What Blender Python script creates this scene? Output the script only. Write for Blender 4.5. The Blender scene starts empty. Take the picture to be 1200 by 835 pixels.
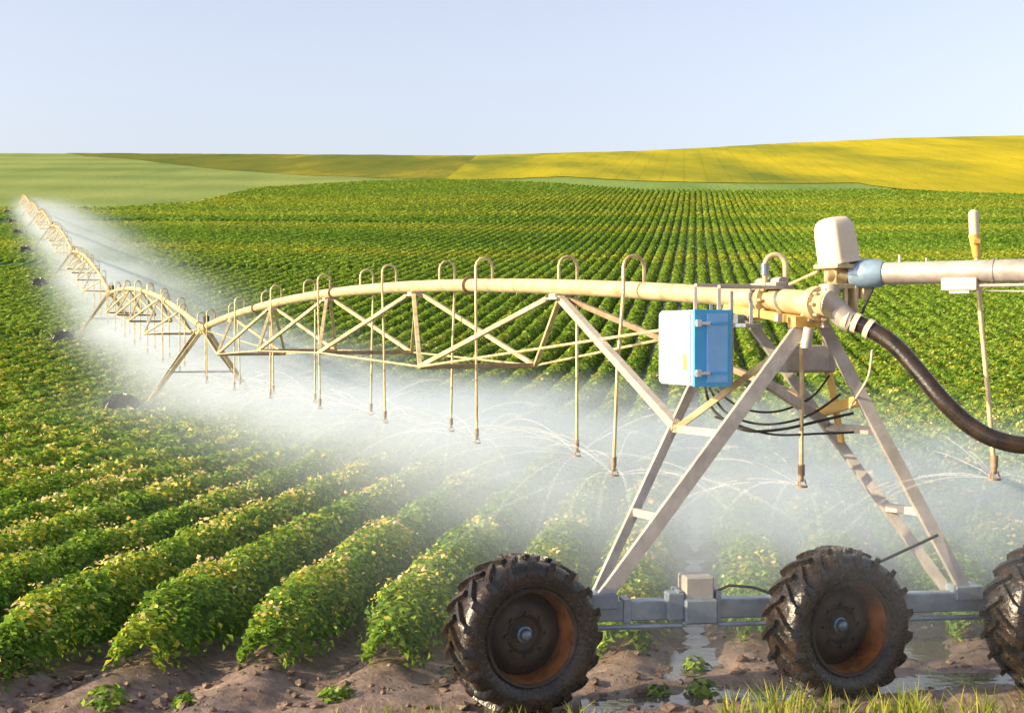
import bpy, math, random
import numpy as np
from mathutils import Vector, Matrix

R = math.radians
rng = np.random.default_rng(7)
random.seed(7)
C = bpy.context.scene.collection
scn = bpy.context.scene
F, CH = 1667.0, 2.93                       # focal length in photo pixels, camera height


def at(px, py, d):
    """point at depth d seen at photo pixel px, py"""
    return Vector(((px - 600) / F * d, d, CH + (388 - py) / F * d))


# ------------------------------------------------------------------ terrain
PY = np.array([-400, 36, 43, 50, 58, 66, 74, 90, 105, 136, 167, 200, 229.])
PZ = np.array([0, 0, .05, .35, .8, 1.35, 1.95, 3.8, 5.75, 9.6, 13.4, 17.6, 21.4])
SX = [-2000, -400, -216, -18, 54, 108, 162, 216, 400, 2000]
SZ = [90, 80, 77.8, 76.7, 78.5, 81.4, 83.9, 85, 90, 100]


def H(X, Y):
    X = np.asarray(X, float); Y = np.asarray(Y, float)
    zs = np.interp(X, SX, SZ)
    b = np.interp(np.minimum(Y, 229), PY, PZ)
    f = np.clip((Y - 229) / 371, 0, 1)
    z = b + f * (zs - 21.4) - np.where(Y > 600, (Y - 600) * .05, 0)
    z = z + .45 * np.sin(X / 19 + 1.0) * np.sin(Y / 37 + .6) * np.clip((Y - 60) / 60, 0, 1) * np.clip((330 - Y) / 60, 0, 1)
    return z


RT = math.atan2(.1290, 1.0)
rd = np.array([math.sin(RT), math.cos(RT)])        # along the crop rows
pd = np.array([math.cos(RT), -math.sin(RT)])       # across the rows
SP = 1.05                                          # row spacing


def crop_end(X):
    return np.interp(X, [-300, -106, -87, -70, -59, -56, -35, -17, 8, 28, 77, 99, 119, 300],
                     [225, 236, 243, 245, 266, 312, 345, 355, 333, 297, 299, 276, 265, 240])


def crop_start(X):
    return 12.50 + .205 * X


# ------------------------------------------------------------------ materials
def nodes(name):
    m = bpy.data.materials.new(name); m.use_nodes = True
    nt = m.node_tree; nt.nodes.clear()
    out = nt.nodes.new('ShaderNodeOutputMaterial')
    return m, nt, out


def N(nt, t, **kw):
    n = nt.nodes.new(t)
    for k, v in kw.items():
        if k in n.inputs: n.inputs[k].default_value = v
        else: setattr(n, k, v)
    return n


def ramp(nt, fac, stops):
    r = nt.nodes.new('ShaderNodeValToRGB')
    e = r.color_ramp.elements
    while len(e) < len(stops): e.new(.5)
    for i, (p, c) in enumerate(stops):
        e[i].position = p; e[i].color = (*c, 1) if len(c) == 3 else c
    if fac is not None: nt.links.new(fac, r.inputs[0])
    return r


def pm(name, c1, c2, scale=4, rough=(.4, .7), metal=0., bump=.2, bscale=None, lo=.35, hi=.68, detail=6):
    """a noise-mottled principled material"""
    m, nt, out = nodes(name); L = nt.links.new
    tc = N(nt, 'ShaderNodeTexCoord')
    n1 = N(nt, 'ShaderNodeTexNoise', Scale=scale, Detail=detail, Roughness=.65); L(tc.outputs['Object'], n1.inputs['Vector'])
    rp = ramp(nt, n1.outputs['Fac'], [(lo, c1), (hi, c2)])
    b = N(nt, 'ShaderNodeBsdfPrincipled', Metallic=metal)
    L(rp.outputs[0], b.inputs['Base Color'])
    mr = N(nt, 'ShaderNodeMapRange'); mr.inputs['From Min'].default_value = .3; mr.inputs['From Max'].default_value = .7
    mr.inputs['To Min'].default_value = rough[0]; mr.inputs['To Max'].default_value = rough[1]
    n2 = N(nt, 'ShaderNodeTexNoise', Scale=bscale or scale * 5, Detail=5); L(tc.outputs['Object'], n2.inputs['Vector'])
    L(n2.outputs['Fac'], mr.inputs['Value']); L(mr.outputs[0], b.inputs['Roughness'])
    if bump:
        bp = N(nt, 'ShaderNodeBump', Strength=bump, Distance=.02); L(n2.outputs['Fac'], bp.inputs['Height']); L(bp.outputs[0], b.inputs['Normal'])
    L(b.outputs[0], out.inputs[0])
    return m


def leafmat(name, stops, trans=.3, rough=.55, spec=.3):
    m, nt, out = nodes(name); L = nt.links.new
    a = N(nt, 'ShaderNodeAttribute', attribute_name='tint')
    rp = ramp(nt, a.outputs['Fac'], stops)
    b = N(nt, 'ShaderNodeBsdfPrincipled', Roughness=rough); b.inputs['Specular IOR Level'].default_value = spec
    L(rp.outputs[0], b.inputs['Base Color'])
    t = N(nt, 'ShaderNodeBsdfTranslucent'); L(rp.outputs[0], t.inputs['Color'])
    mx = N(nt, 'ShaderNodeMixShader', Fac=trans); L(b.outputs[0], mx.inputs[1]); L(t.outputs[0], mx.inputs[2])
    L(mx.outputs[0], out.inputs[0])
    return m


M = {}
M['leaf'] = leafmat('potato_leaf', [(0, (.05, .135, .012)), (.30, (.125, .245, .022)), (.52, (.24, .38, .045)), (.78, (.50, .48, .045)), (1, (.66, .50, .06))], .4)
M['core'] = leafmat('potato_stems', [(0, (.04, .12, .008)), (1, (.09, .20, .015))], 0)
M['blossom'] = leafmat('potato_blossom', [(0, (.72, .56, .08)), (.5, (.80, .63, .22)), (1, (.84, .62, .40))], .3)
M['weed'] = leafmat('weed_leaf', [(0, (.06, .16, .012)), (1, (.26, .34, .03))], .3)
M['grass'] = leafmat('grass_blade', [(0, (.10, .20, .015)), (.6, (.26, .30, .03)), (1, (.48, .40, .08))], .35)
M['pipe'] = pm('pipe_galvanised_cream', (.36, .265, .12), (.66, .54, .31), 5, (.35, .6), .25, .15, None, .30, .60, 9)
M['pale_pipe'] = pm('pipe_galvanised_pale', (.26, .22, .19), (.50, .46, .42), 4, (.35, .55), .3, .1, None, .30, .58, 9)
M['steel'] = pm('weathered_steel', (.40, .36, .31), (.54, .49, .42), 6, (.4, .6), .3, .15)
M['leg'] = pm('leg_steel', (.33, .305, .275), (.50, .47, .43), 5, (.4, .6), .3, .15)
M['rust'] = pm('rusted_steel', (.22, .14, .08), (.36, .26, .16), 7, (.5, .75), .15, .2)
M['beam'] = pm('beam_galvanised', (.16, .21, .27), (.32, .37, .42), 4, (.3, .5), .45, .15)
M['tyre'] = pm('muddy_wet_rubber', (.007, .006, .005), (.055, .030, .014), 9, (.14, .38), 0, .5, 30, .42, .8)
M['rim'] = pm('rusty_sunlit_rim', (.08, .03, .010), (.42, .15, .03), 5, (.35, .6), .35, .25)  # rust, with the orange glow of sunlight put into the colour
M['rimdisc'] = pm('dirty_shaded_rim', (.018, .013, .010), (.06, .036, .020), 7, (.4, .65), .3, .25)  # dirty metal, darkened for the shade over rim lip and disc
M['hub'] = pm('hub_metal', (.10, .16, .22), (.22, .28, .32), 12, (.25, .4), .6, .1)
M['amber'] = pm('amber_painted_metal', (.62, .38, .08), (.72, .52, .18), 6, (.35, .55), .15, .1)
M['cream'] = pm('cream_plastic', (.58, .50, .36), (.68, .60, .46), 3, (.4, .55), 0, .05)
M['white'] = pm('sunlit_enclosure_paint', (.48, .63, .76), (.56, .69, .80), 3, (.3, .45), 0, .03)  # paler than the door, sunlight put into the enclosure colour
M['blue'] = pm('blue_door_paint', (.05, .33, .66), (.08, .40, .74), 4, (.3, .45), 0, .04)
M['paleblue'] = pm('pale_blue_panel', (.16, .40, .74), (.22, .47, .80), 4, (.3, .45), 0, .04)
M['coupling'] = pm('blue_coupling', (.18, .28, .40), (.28, .38, .48), 8, (.3, .5), .2, .05)
M['grey'] = pm('grey_box_paint', (.30, .28, .26), (.40, .37, .34), 5, (.4, .6), .2, .08)
M['hose'] = pm('black_wet_hose', (.012, .011, .010), (.045, .028, .016), 7, (.08, .26), 0, .15)
M['cable'] = pm('black_cable', (.015, .015, .017), (.03, .03, .03), 10, (.4, .6), 0, .05)
M['black'] = pm('black_plastic', (.02, .02, .022), (.035, .03, .03), 10, (.4, .6), 0, .05)
M['sticker'] = pm('orange_sticker', (.65, .32, .06), (.75, .45, .15), 20, (.5, .6), 0, 0)
M['chrome'] = pm('latch_metal', (.6, .62, .65), (.7, .72, .75), 10, (.2, .35), .7, .03)
M['clod'] = pm('soil_clod', (.07, .045, .032), (.20, .135, .095), 9, (.4, .8), 0, .5)


def mat_soil():
    m, nt, out = nodes('muddy_soil'); L = nt.links.new
    g = N(nt, 'ShaderNodeNewGeometry')
    n1 = N(nt, 'ShaderNodeTexNoise', Scale=1.3, Detail=8, Roughness=.65); L(g.outputs['Position'], n1.inputs['Vector'])
    n2 = N(nt, 'ShaderNodeTexNoise', Scale=11, Detail=8, Roughness=.7); L(g.outputs['Position'], n2.inputs['Vector'])
    n3 = N(nt, 'ShaderNodeTexNoise', Scale=.55, Detail=4); L(g.outputs['Position'], n3.inputs['Vector'])
    rp = ramp(nt, n1.outputs['Fac'], [(.3, (.135, .088, .066)), (.5, (.235, .168, .132)), (.7, (.36, .265, .20))])
    rp2 = ramp(nt, n2.outputs['Fac'], [(.35, (.35, .32, .3)), (.6, (1, 1, 1))])
    mx = N(nt, 'ShaderNodeMix', data_type='RGBA', blend_type='MULTIPLY'); mx.inputs[0].default_value = .8
    L(rp.outputs[0], mx.inputs[6]); L(rp2.outputs[0], mx.inputs[7])
    b = N(nt, 'ShaderNodeBsdfPrincipled'); L(mx.outputs[2], b.inputs['Base Color'])
    wet = ramp(nt, n3.outputs['Fac'], [(.42, (.75, .75, .75)), (.58, (.25, .25, .25))])
    L(wet.outputs[0], b.inputs['Roughness'])
    bp = N(nt, 'ShaderNodeBump', Strength=.8, Distance=.05); L(n2.outputs['Fac'], bp.inputs['Height']); L(bp.outputs[0], b.inputs['Normal'])
    L(b.outputs[0], out.inputs[0])
    return m


def mat_field(name, c1, c2, c3, s1=.05, s2=.9, streak=0., gx_=None, band=None):
    m, nt, out = nodes(name); L = nt.links.new
    g = N(nt, 'ShaderNodeNewGeometry')
    mp = N(nt, 'ShaderNodeMapping'); mp.inputs['Scale'].default_value = (1, .13, 1); mp.inputs['Rotation'].default_value = (0, 0, .3)
    L(g.outputs['Position'], mp.inputs['Vector'])
    n1 = N(nt, 'ShaderNodeTexNoise', Scale=s1, Detail=9, Roughness=.62); L(mp.outputs[0], n1.inputs['Vector'])
    fac = n1.outputs['Fac']
    if gx_ or band:                                       # tone shifts along the hill / varies in broad bands
        sx = N(nt, 'ShaderNodeSeparateXYZ'); L(g.outputs['Position'], sx.inputs[0])
        if gx_:
            r_ = N(nt, 'ShaderNodeMapRange'); L(sx.outputs[0], r_.inputs['Value']); r_.inputs['From Min'].default_value = gx_[0]; r_.inputs['From Max'].default_value = gx_[1]
            r_.inputs['To Min'].default_value = gx_[2]; r_.inputs['To Max'].default_value = gx_[3]; val = r_.outputs[0]
        else:
            wv = N(nt, 'ShaderNodeTexWave', Scale=band, Distortion=7., Detail=2.); wv.wave_type = 'BANDS'; wv.bands_direction = 'Y'; wv.inputs['Detail Scale'].default_value = .4; L(g.outputs['Position'], wv.inputs['Vector'])
            r_ = N(nt, 'ShaderNodeMapRange'); L(wv.outputs['Fac'], r_.inputs['Value']); r_.inputs['To Min'].default_value = -.10; r_.inputs['To Max'].default_value = .10; val = r_.outputs[0]
        ad = N(nt, 'ShaderNodeMath', operation='ADD'); L(fac, ad.inputs[0]); L(val, ad.inputs[1]); fac = ad.outputs[0]
    rp = ramp(nt, fac, [(.32, c1), (.52, c2), (.72, c3)])
    n2 = N(nt, 'ShaderNodeTexNoise', Scale=s2, Detail=6, Roughness=.7); L(g.outputs['Position'], n2.inputs['Vector'])
    rp2 = ramp(nt, n2.outputs['Fac'], [(.3, (.72, .75, .7)), (.65, (1, 1, 1))])
    mx = N(nt, 'ShaderNodeMix', data_type='RGBA', blend_type='MULTIPLY'); mx.inputs[0].default_value = .7
    L(rp.outputs[0], mx.inputs[6]); L(rp2.outputs[0], mx.inputs[7])
    col = mx.outputs[2]
    if streak:                                            # sprayer tramlines running up the slope
        w = N(nt, 'ShaderNodeTexWave', Scale=.055, Distortion=.6, Detail=1); w.wave_type = 'BANDS'
        mp2 = N(nt, 'ShaderNodeMapping'); mp2.inputs['Rotation'].default_value = (0, 0, .12); L(g.outputs['Position'], mp2.inputs['Vector']); L(mp2.outputs[0], w.inputs['Vector'])
        rw = ramp(nt, w.outputs['Fac'], [(.0, (1 - streak,) * 3), (.05, (1, 1, 1))])
        m2 = N(nt, 'ShaderNodeMix', data_type='RGBA', blend_type='MULTIPLY'); m2.inputs[0].default_value = 1
        L(col, m2.inputs[6]); L(rw.outputs[0], m2.inputs[7]); col = m2.outputs[2]
    b = N(nt, 'ShaderNodeBsdfPrincipled', Roughness=.9); b.inputs['Specular IOR Level'].default_value = .1
    L(col, b.inputs['Base Color'])
    bp = N(nt, 'ShaderNodeBump', Strength=.6, Distance=.6); L(n2.outputs['Fac'], bp.inputs['Height']); L(bp.outputs[0], b.inputs['Normal'])
    L(b.outputs[0], out.inputs[0])
    return m


def mat_water():
    m, nt, out = nodes('muddy_water'); L = nt.links.new
    g = N(nt, 'ShaderNodeNewGeometry')
    n = N(nt, 'ShaderNodeTexNoise', Scale=9, Detail=3); L(g.outputs['Position'], n.inputs['Vector'])
    b = N(nt, 'ShaderNodeBsdfPrincipled', Roughness=.06); b.inputs['Base Color'].default_value = (.09, .075, .065, 1)
    b.inputs['IOR'].default_value = 1.33; b.inputs['Specular IOR Level'].default_value = .9
    bp = N(nt, 'ShaderNodeBump', Strength=.25, Distance=.02); L(n.outputs['Fac'], bp.inputs['Height']); L(bp.outputs[0], b.inputs['Normal'])
    L(b.outputs[0], out.inputs[0])
    return m


def mat_jet():
    m, nt, out = nodes('water_droplets'); L = nt.links.new
    t = N(nt, 'ShaderNodeBsdfTransparent')
    d = N(nt, 'ShaderNodeBsdfDiffuse'); d.inputs['Color'].default_value = (.95, .96, 1, 1)
    tr = N(nt, 'ShaderNodeBsdfTranslucent'); tr.inputs['Color'].default_value = (.95, .96, 1, 1)
    a = N(nt, 'ShaderNodeMixShader', Fac=.5); L(d.outputs[0], a.inputs[1]); L(tr.outputs[0], a.inputs[2])
    g = N(nt, 'ShaderNodeNewGeometry')
    n = N(nt, 'ShaderNodeTexNoise', Scale=16, Detail=5); L(g.outputs['Position'], n.inputs['Vector'])
    rp = ramp(nt, n.outputs['Fac'], [(.3, (.10,) * 3), (.7, (.21,) * 3)])
    at_ = N(nt, 'ShaderNodeAttribute', attribute_name='tint')
    ml = N(nt, 'ShaderNodeMath', operation='MULTIPLY'); L(rp.outputs[0], ml.inputs[0]); L(at_.outputs['Fac'], ml.inputs[1])
    mx = N(nt, 'ShaderNodeMixShader'); L(ml.outputs[0], mx.inputs[0]); L(t.outputs[0], mx.inputs[1]); L(a.outputs[0], mx.inputs[2])
    L(mx.outputs[0], out.inputs[0])
    return m


def mat_mist(name, dens, cy, sig_l, sig_r, top, slope, xfade=None, step=.25, nscale=.45, low=.3):
    """spray hanging under the pipe: thick at nozzle height and below, thinning away from the pipe"""
    m, nt, out = nodes(name); L = nt.links.new
    tc = N(nt, 'ShaderNodeTexCoord'); sp = N(nt, 'ShaderNodeSeparateXYZ'); L(tc.outputs['Object'], sp.inputs[0])

    def ma(op, a, b=None, clamp=False):
        n = N(nt, 'ShaderNodeMath', operation=op, use_clamp=clamp)
        for i, v in enumerate((a, b)):
            if v is None: continue
            if isinstance(v, (int, float)): n.inputs[i].default_value = v
            else: L(v, n.inputs[i])
        return n.outputs[0]
    y = ma('SUBTRACT', sp.outputs[1], cy)
    yl = ma('MULTIPLY', ma('MINIMUM', y, 0.), 1 / sig_l); yr = ma('MULTIPLY', ma('MAXIMUM', y, 0.), 1 / sig_r)
    yy = ma('ADD', ma('POWER', yl, 2.), ma('POWER', yr, 2.))
    lat = ma('POWER', 2.718, ma('MULTIPLY', yy, -1.))
    z = ma('SUBTRACT', sp.outputs[2], ma('MULTIPLY', sp.outputs[1], slope))
    n1 = N(nt, 'ShaderNodeTexNoise', Scale=nscale, Detail=5, Roughness=.6)
    mp = N(nt, 'ShaderNodeMapping'); mp.inputs['Scale'].default_value = (1, .6, 1.5); L(tc.outputs['Object'], mp.inputs[0]); L(mp.outputs[0], n1.inputs['Vector'])
    zt = ma('ADD', z, ma('MULTIPLY', ma('SUBTRACT', n1.outputs['Fac'], .5), -1.2))
    up = N(nt, 'ShaderNodeMapRange', interpolation_type='SMOOTHSTEP'); L(zt, up.inputs['Value'])
    up.inputs['From Min'].default_value = top * .35; up.inputs['From Max'].default_value = top
    up.inputs['To Min'].default_value = 1; up.inputs['To Max'].default_value = 0
    dn = N(nt, 'ShaderNodeMapRange', interpolation_type='SMOOTHSTEP'); L(zt, dn.inputs['Value'])
    dn.inputs['From Min'].default_value = .1; dn.inputs['From Max'].default_value = 1.35; dn.inputs['To Min'].default_value = low; dn.inputs['To Max'].default_value = 1
    wisp = N(nt, 'ShaderNodeMapRange'); L(n1.outputs['Fac'], wisp.inputs['Value'])
    wisp.inputs['From Min'].default_value = .36; wisp.inputs['From Max'].default_value = .66; wisp.inputs['To Min'].default_value = .08; wisp.inputs['To Max'].default_value = 1.8
    d = ma('MULTIPLY', ma('MULTIPLY', lat, ma('MULTIPLY', up.outputs[0], dn.outputs[0])), ma('MULTIPLY', wisp.outputs[0], dens))
    if xfade:
        xf = N(nt, 'ShaderNodeMapRange', interpolation_type='SMOOTHSTEP'); L(sp.outputs[0], xf.inputs['Value'])
        xf.inputs['From Min'].default_value = xfade[0]; xf.inputs['From Max'].default_value = xfade[1]
        xf.inputs['To Min'].default_value = xfade[2]; xf.inputs['To Max'].default_value = 1
        d = ma('MULTIPLY', d, xf.outputs[0])
    v = N(nt, 'ShaderNodeVolumePrincipled'); v.inputs['Color'].default_value = (.80, .89, 1, 1); v.inputs['Anisotropy'].default_value = .25
    L(d, v.inputs['Density'])
    L(v.outputs[0], out.inputs['Volume'])
    m.cycles.volume_step_rate = step
    return m


M['soil'] = mat_soil(); M['water'] = mat_water(); M['jet'] = mat_jet()
M['palefield'] = mat_field('pale_green_cereal', (.15, .21, .05), (.205, .265, .07), (.27, .31, .09), .03, .9, .06, None, .006)
M['olivefield'] = mat_field('olive_field', (.085, .12, .012), (.16, .17, .014), (.46, .36, .012), .028, .9, .1, (-170, 10, -.08, .01))
M['yellowfield'] = mat_field('yellow_sunlit_field', (.13, .17, .014), (.36, .32, .010), (.58, .45, .008), .03, .9, .14, (-20, 150, -.07, .07))  # yellow-green crop with warm sunlight put into its yellow
M['dullfield'] = mat_field('dull_green_field', (.13, .21, .05), (.18, .27, .065), (.22, .30, .08))


# ------------------------------------------------------------------ mesh helpers
class MB:
    def __init__(s): s.v = []; s.f = []

    def add(s, vs, fs):
        o = len(s.v); s.v += [Vector(v) for v in vs]; s.f += [tuple(i + o for i in f) for f in fs]; return s

    def frame_box(s, c, ax, ay, az):
        """box from centre and three half-axis vectors, corners bevelled a little"""
        c = Vector(c); ax, ay, az = Vector(ax), Vector(ay), Vector(az)
        b = min(ax.length, ay.length, az.length) * .14
        vs = []; idx = {}
        for sx in (-1, 1):
            for sy in (-1, 1):
                for sz in (-1, 1):
                    p = c + ax * sx + ay * sy + az * sz
                    dx = -ax.normalized() * sx * b; dy = -ay.normalized() * sy * b; dz = -az.normalized() * sz * b
                    for k, q in enumerate((p + dy + dz, p + dx + dz, p + dx + dy)):
                        idx[(sx, sy, sz, k)] = len(vs); vs.append(q)
        fs = []
        for s1 in (-1, 1):
            fs.append([idx[(s1, a, b_, 0)] for a, b_ in ((-1, -1), (1, -1), (1, 1), (-1, 1))])
            fs.append([idx[(a, s1, b_, 1)] for a, b_ in ((-1, -1), (1, -1), (1, 1), (-1, 1))])
            fs.append([idx[(a, b_, s1, 2)] for a, b_ in ((-1, -1), (1, -1), (1, 1), (-1, 1))])
        for a in (-1, 1):
            for b_ in (-1, 1):
                fs.append([idx[(a, b_, -1, 0)], idx[(a, b_, 1, 0)], idx[(a, b_, 1, 1)], idx[(a, b_, -1, 1)]])
                fs.append([idx[(a, -1, b_, 0)], idx[(a, 1, b_, 0)], idx[(a, 1, b_, 2)], idx[(a, -1, b_, 2)]])
                fs.append([idx[(-1, a, b_, 1)], idx[(1, a, b_, 1)], idx[(1, a, b_, 2)], idx[(-1, a, b_, 2)]])
                for c_ in (-1, 1): fs.append([idx[(a, b_, c_, k)] for k in range(3)])
        return s.add(vs, fs)

    def box(s, c, size, rz=0):
        ca, sa = math.cos(rz), math.sin(rz)
        return s.frame_box(c, Vector((ca, sa, 0)) * size[0] / 2, Vector((-sa, ca, 0)) * size[1] / 2, Vector((0, 0, size[2] / 2)))

    def bar(s, a, b, w, h=None, up=(0, 0, 1)):
        a, b = Vector(a), Vector(b); d = b - a
        u = Vector(up); x = d.cross(u)
        if x.length < 1e-5: x = d.cross(Vector((1, 0, 0)))
        x.normalize(); u = x.cross(d).normalized()
        return s.frame_box((a + b) / 2, d / 2, x * w / 2, u * (h or w) / 2)

    def tube(s, pts, r, n=10, cap=True):
        pts = [Vector(p) for p in pts]; rs = r if hasattr(r, '__len__') else [r] * len(pts)
        t0 = (pts[1] - pts[0]).normalized()
        u = t0.cross(Vector((0, 0, 1)))
        if u.length < .05: u = t0.cross(Vector((1, 0, 0)))
        u.normalize(); vs = []; fs = []
        for i, p in enumerate(pts):
            t = (pts[min(i + 1, len(pts) - 1)] - pts[max(i - 1, 0)]).normalized()
            u = (u - t * u.dot(t)).normalized(); w = t.cross(u)
            for k in range(n):
                a = 2 * math.pi * k / n; vs.append(p + (u * math.cos(a) + w * math.sin(a)) * rs[i])
        for i in range(len(pts) - 1):
            for k in range(n):
                k2 = (k + 1) % n; fs.append((i * n + k, i * n + k2, (i + 1) * n + k2, (i + 1) * n + k))
        if cap: fs.append(tuple(range(n - 1, -1, -1))); fs.append(tuple((len(pts) - 1) * n + k for k in range(n)))
        return s.add(vs, fs)

    def lathe(s, prof, n=48, o=(0, 0, 0), axis='y', close=False):
        """profile of (radius, position along the axis) turned round local y or z"""
        vs = []; fs = []; o = Vector(o)
        for r, h in prof:
            for k in range(n):
                a = 2 * math.pi * k / n
                vs.append(o + (Vector((r * math.cos(a), h, r * math.sin(a))) if axis == 'y' else Vector((r * math.cos(a), r * math.sin(a), h))))
        m = len(prof)
        for i in range(m if close else m - 1):
            j = (i + 1) % m
            for k in range(n):
                k2 = (k + 1) % n; fs.append((i * n + k, i * n + k2, j * n + k2, j * n + k))
        if not close:
            if prof[0][0] > 1e-4: pass
        return s.add(vs, fs)

    def build(s, name, mat, parent=None, smooth=False, org=None, loc=None):
        org = Vector(org) if org is not None else Vector((0, 0, 0))
        me = bpy.data.meshes.new(name)
        me.from_pydata([tuple(v - org) for v in s.v], [], s.f); me.update()
        me.materials.append(mat if not isinstance(mat, str) else M[mat])
        import bmesh
        bm = bmesh.new(); bm.from_mesh(me); bmesh.ops.recalc_face_normals(bm, faces=bm.faces); bm.to_mesh(me); bm.free()
        if smooth:
            me.polygons.foreach_set('use_smooth', [True] * len(me.polygons))
            me.set_sharp_from_angle(angle=R(40))
        o = bpy.data.objects.new(name, me); C.objects.link(o)
        if parent: o.parent = parent
        if loc is not None: o.location = loc
        return o


def npmesh(name, V, Fq, mats, mi=None, tint=None, parent=None, smooth=False):
    """mesh object from numpy vertices and quads"""
    me = bpy.data.meshes.new(name); nf = len(Fq)
    me.vertices.add(len(V)); me.vertices.foreach_set('co', V.astype(np.float32).ravel())
    me.loops.add(nf * 4); me.loops.foreach_set('vertex_index', Fq.astype(np.int32).ravel())
    me.polygons.add(nf); me.polygons.foreach_set('loop_start', np.arange(0, nf * 4, 4, dtype=np.int32))
    for m in mats: me.materials.append(M[m])
    if mi is not None: me.polygons.foreach_set('material_index', mi.astype(np.int32))
    if smooth: me.polygons.foreach_set('use_smooth', np.ones(nf, bool))
    me.update(calc_edges=True)
    if tint is not None:
        a = me.attributes.new('tint', 'FLOAT', 'POINT'); a.data.foreach_set('value', tint.astype(np.float32))
    o = bpy.data.objects.new(name, me); C.objects.link(o)
    if parent: o.parent = parent
    return o


def tag(o, label=None, cat=None, group=None, kind=None):
    if label: o['label'] = label
    if cat: o['category'] = cat
    if group: o['group'] = group
    if kind: o['kind'] = kind
    return o


def empty(name, loc=(0, 0, 0), rz=0, parent=None):
    o = bpy.data.objects.new(name, None); C.objects.link(o); o.location = loc; o.rotation_euler = (0, 0, rz)
    o.empty_display_size = .2
    if parent: o.parent = parent
    return o


def copy_tree(o, parent=None):
    c = o.copy(); C.objects.link(c)
    if parent: c.parent = parent
    for ch in list(o.children): copy_tree(ch, c)
    return c


# ------------------------------------------------------------------ ground
def lines(segs):
    out = []
    for a, b, st in segs: out += list(np.arange(a, b - 1e-6, st))
    return np.array(out + [segs[-1][1]])


def vnoise(x, y, seed):
    """cheap value noise"""
    xi = np.floor(x).astype(np.int64); yi = np.floor(y).astype(np.int64); fx = x - xi; fy = y - yi
    fx = fx * fx * (3 - 2 * fx); fy = fy * fy * (3 - 2 * fy)

    def h(a, b):
        n = (a * 374761393 + b * 668265263 + seed * 974711) & 0x7fffffff
        n = ((n ^ (n >> 13)) * 1274126177) & 0x7fffffff
        return (n & 0xffff) / 65535.
    return (h(xi, yi) * (1 - fx) + h(xi + 1, yi) * fx) * (1 - fy) + (h(xi, yi + 1) * (1 - fx) + h(xi + 1, yi + 1) * fx) * fy


def ground_detail(X, Y):
    w = X * pd[0] + Y * pd[1]
    near = np.clip((30 - Y) / 12, 0, 1) * np.clip((Y - 4) / 4, 0, 1) * np.clip((16 - np.abs(X)) / 4, 0, 1)
    into = np.clip((Y - crop_start(X) + 2.6) / 2.4, 0, 1)
    left = np.clip((.5 - X) / 3, .15, 1)
    ridge = -np.cos(2 * np.pi * w / SP) * .075 * np.clip(into, 0, 1) * np.maximum(left, into ** 3)
    clod = (vnoise(X * 9, Y * 9, 1) - .5) * .045 + (vnoise(X * 3, Y * 3, 2) - .5) * .05 + (vnoise(X * 22, Y * 22, 3) - .5) * .02
    # wheel ruts along the track the wheels run in
    s = (Y - 10.95) - .277 * X
    rut = -.05 * np.exp(-(s / .28) ** 2) + .03 * np.exp(-((np.abs(s) - .5) / .18) ** 2)
    return near * (ridge + clod + rut)


gx = lines([(-1500, -300, 200), (-300, -60, 12), (-60, -16, 2), (-16, -7, .25), (-7, 7.5, .055), (7.5, 16, .25), (16, 60, 2), (60, 300, 12), (300, 1500, 200)])
gy = lines([(-120, 0, 20), (0, 9, .5), (9, 15.5, .06), (15.5, 30, .16), (30, 44, .7), (44, 250, 3), (250, 640, 10), (640, 2200, 130)])
GX, GY = np.meshgrid(gx, gy)
GZ = H(GX, GY) + ground_detail(GX, GY)
V = np.stack([GX.ravel(), GY.ravel(), GZ.ravel()], 1)
nx, ny = len(gx), len(gy)
I = (np.arange(ny - 1)[:, None] * nx + np.arange(nx - 1)[None, :]).ravel()
ground = npmesh('ground', V, np.stack([I, I + 1, I + nx + 1, I + nx], 1), ['soil'], smooth=True)
tag(ground, 'damp brown ploughed soil under the rows and the muddy wheel track', 'ground', kind='structure')


def gz(x, y):
    return float(H(x, y) + ground_detail(np.array([float(x)]), np.array([float(y)]))[0])


def field_sheet(name, lo, hi, mat, label, dz=.15, nxs=140, nys=50, under=5., over=0.):
    xs0, ys0 = np.array(lo).T; xs1, ys1 = np.array(hi).T
    ys0 = ys0 - under; ys1 = ys1 + (over if over else 0)
    t = np.linspace(0, 1, nxs)

    def para(xs, ys):
        d = np.concatenate([[0], np.cumsum(np.hypot(np.diff(xs), np.diff(ys)))]); d /= d[-1]
        return np.interp(t, d, xs), np.interp(t, d, ys)
    ax, ay = para(xs0, ys0); bx, by = para(xs1, ys1)
    u = np.linspace(0, 1, nys)[:, None]
    X = ax * (1 - u) + bx * u; Y = ay * (1 - u) + by * u
    Z = H(X, Y) + dz + (vnoise(X / 7, Y / 7, 5) - .5) * .2
    V = np.stack([X.ravel(), Y.ravel(), Z.ravel()], 1)
    I = (np.arange(nys - 1)[:, None] * nxs + np.arange(nxs - 1)[None, :]).ravel()
    o = npmesh(name, V, np.stack([I, I + 1, I + nxs + 1, I + nxs], 1), [mat], smooth=True)
    return tag(o, label, 'field', kind='structure')


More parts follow.
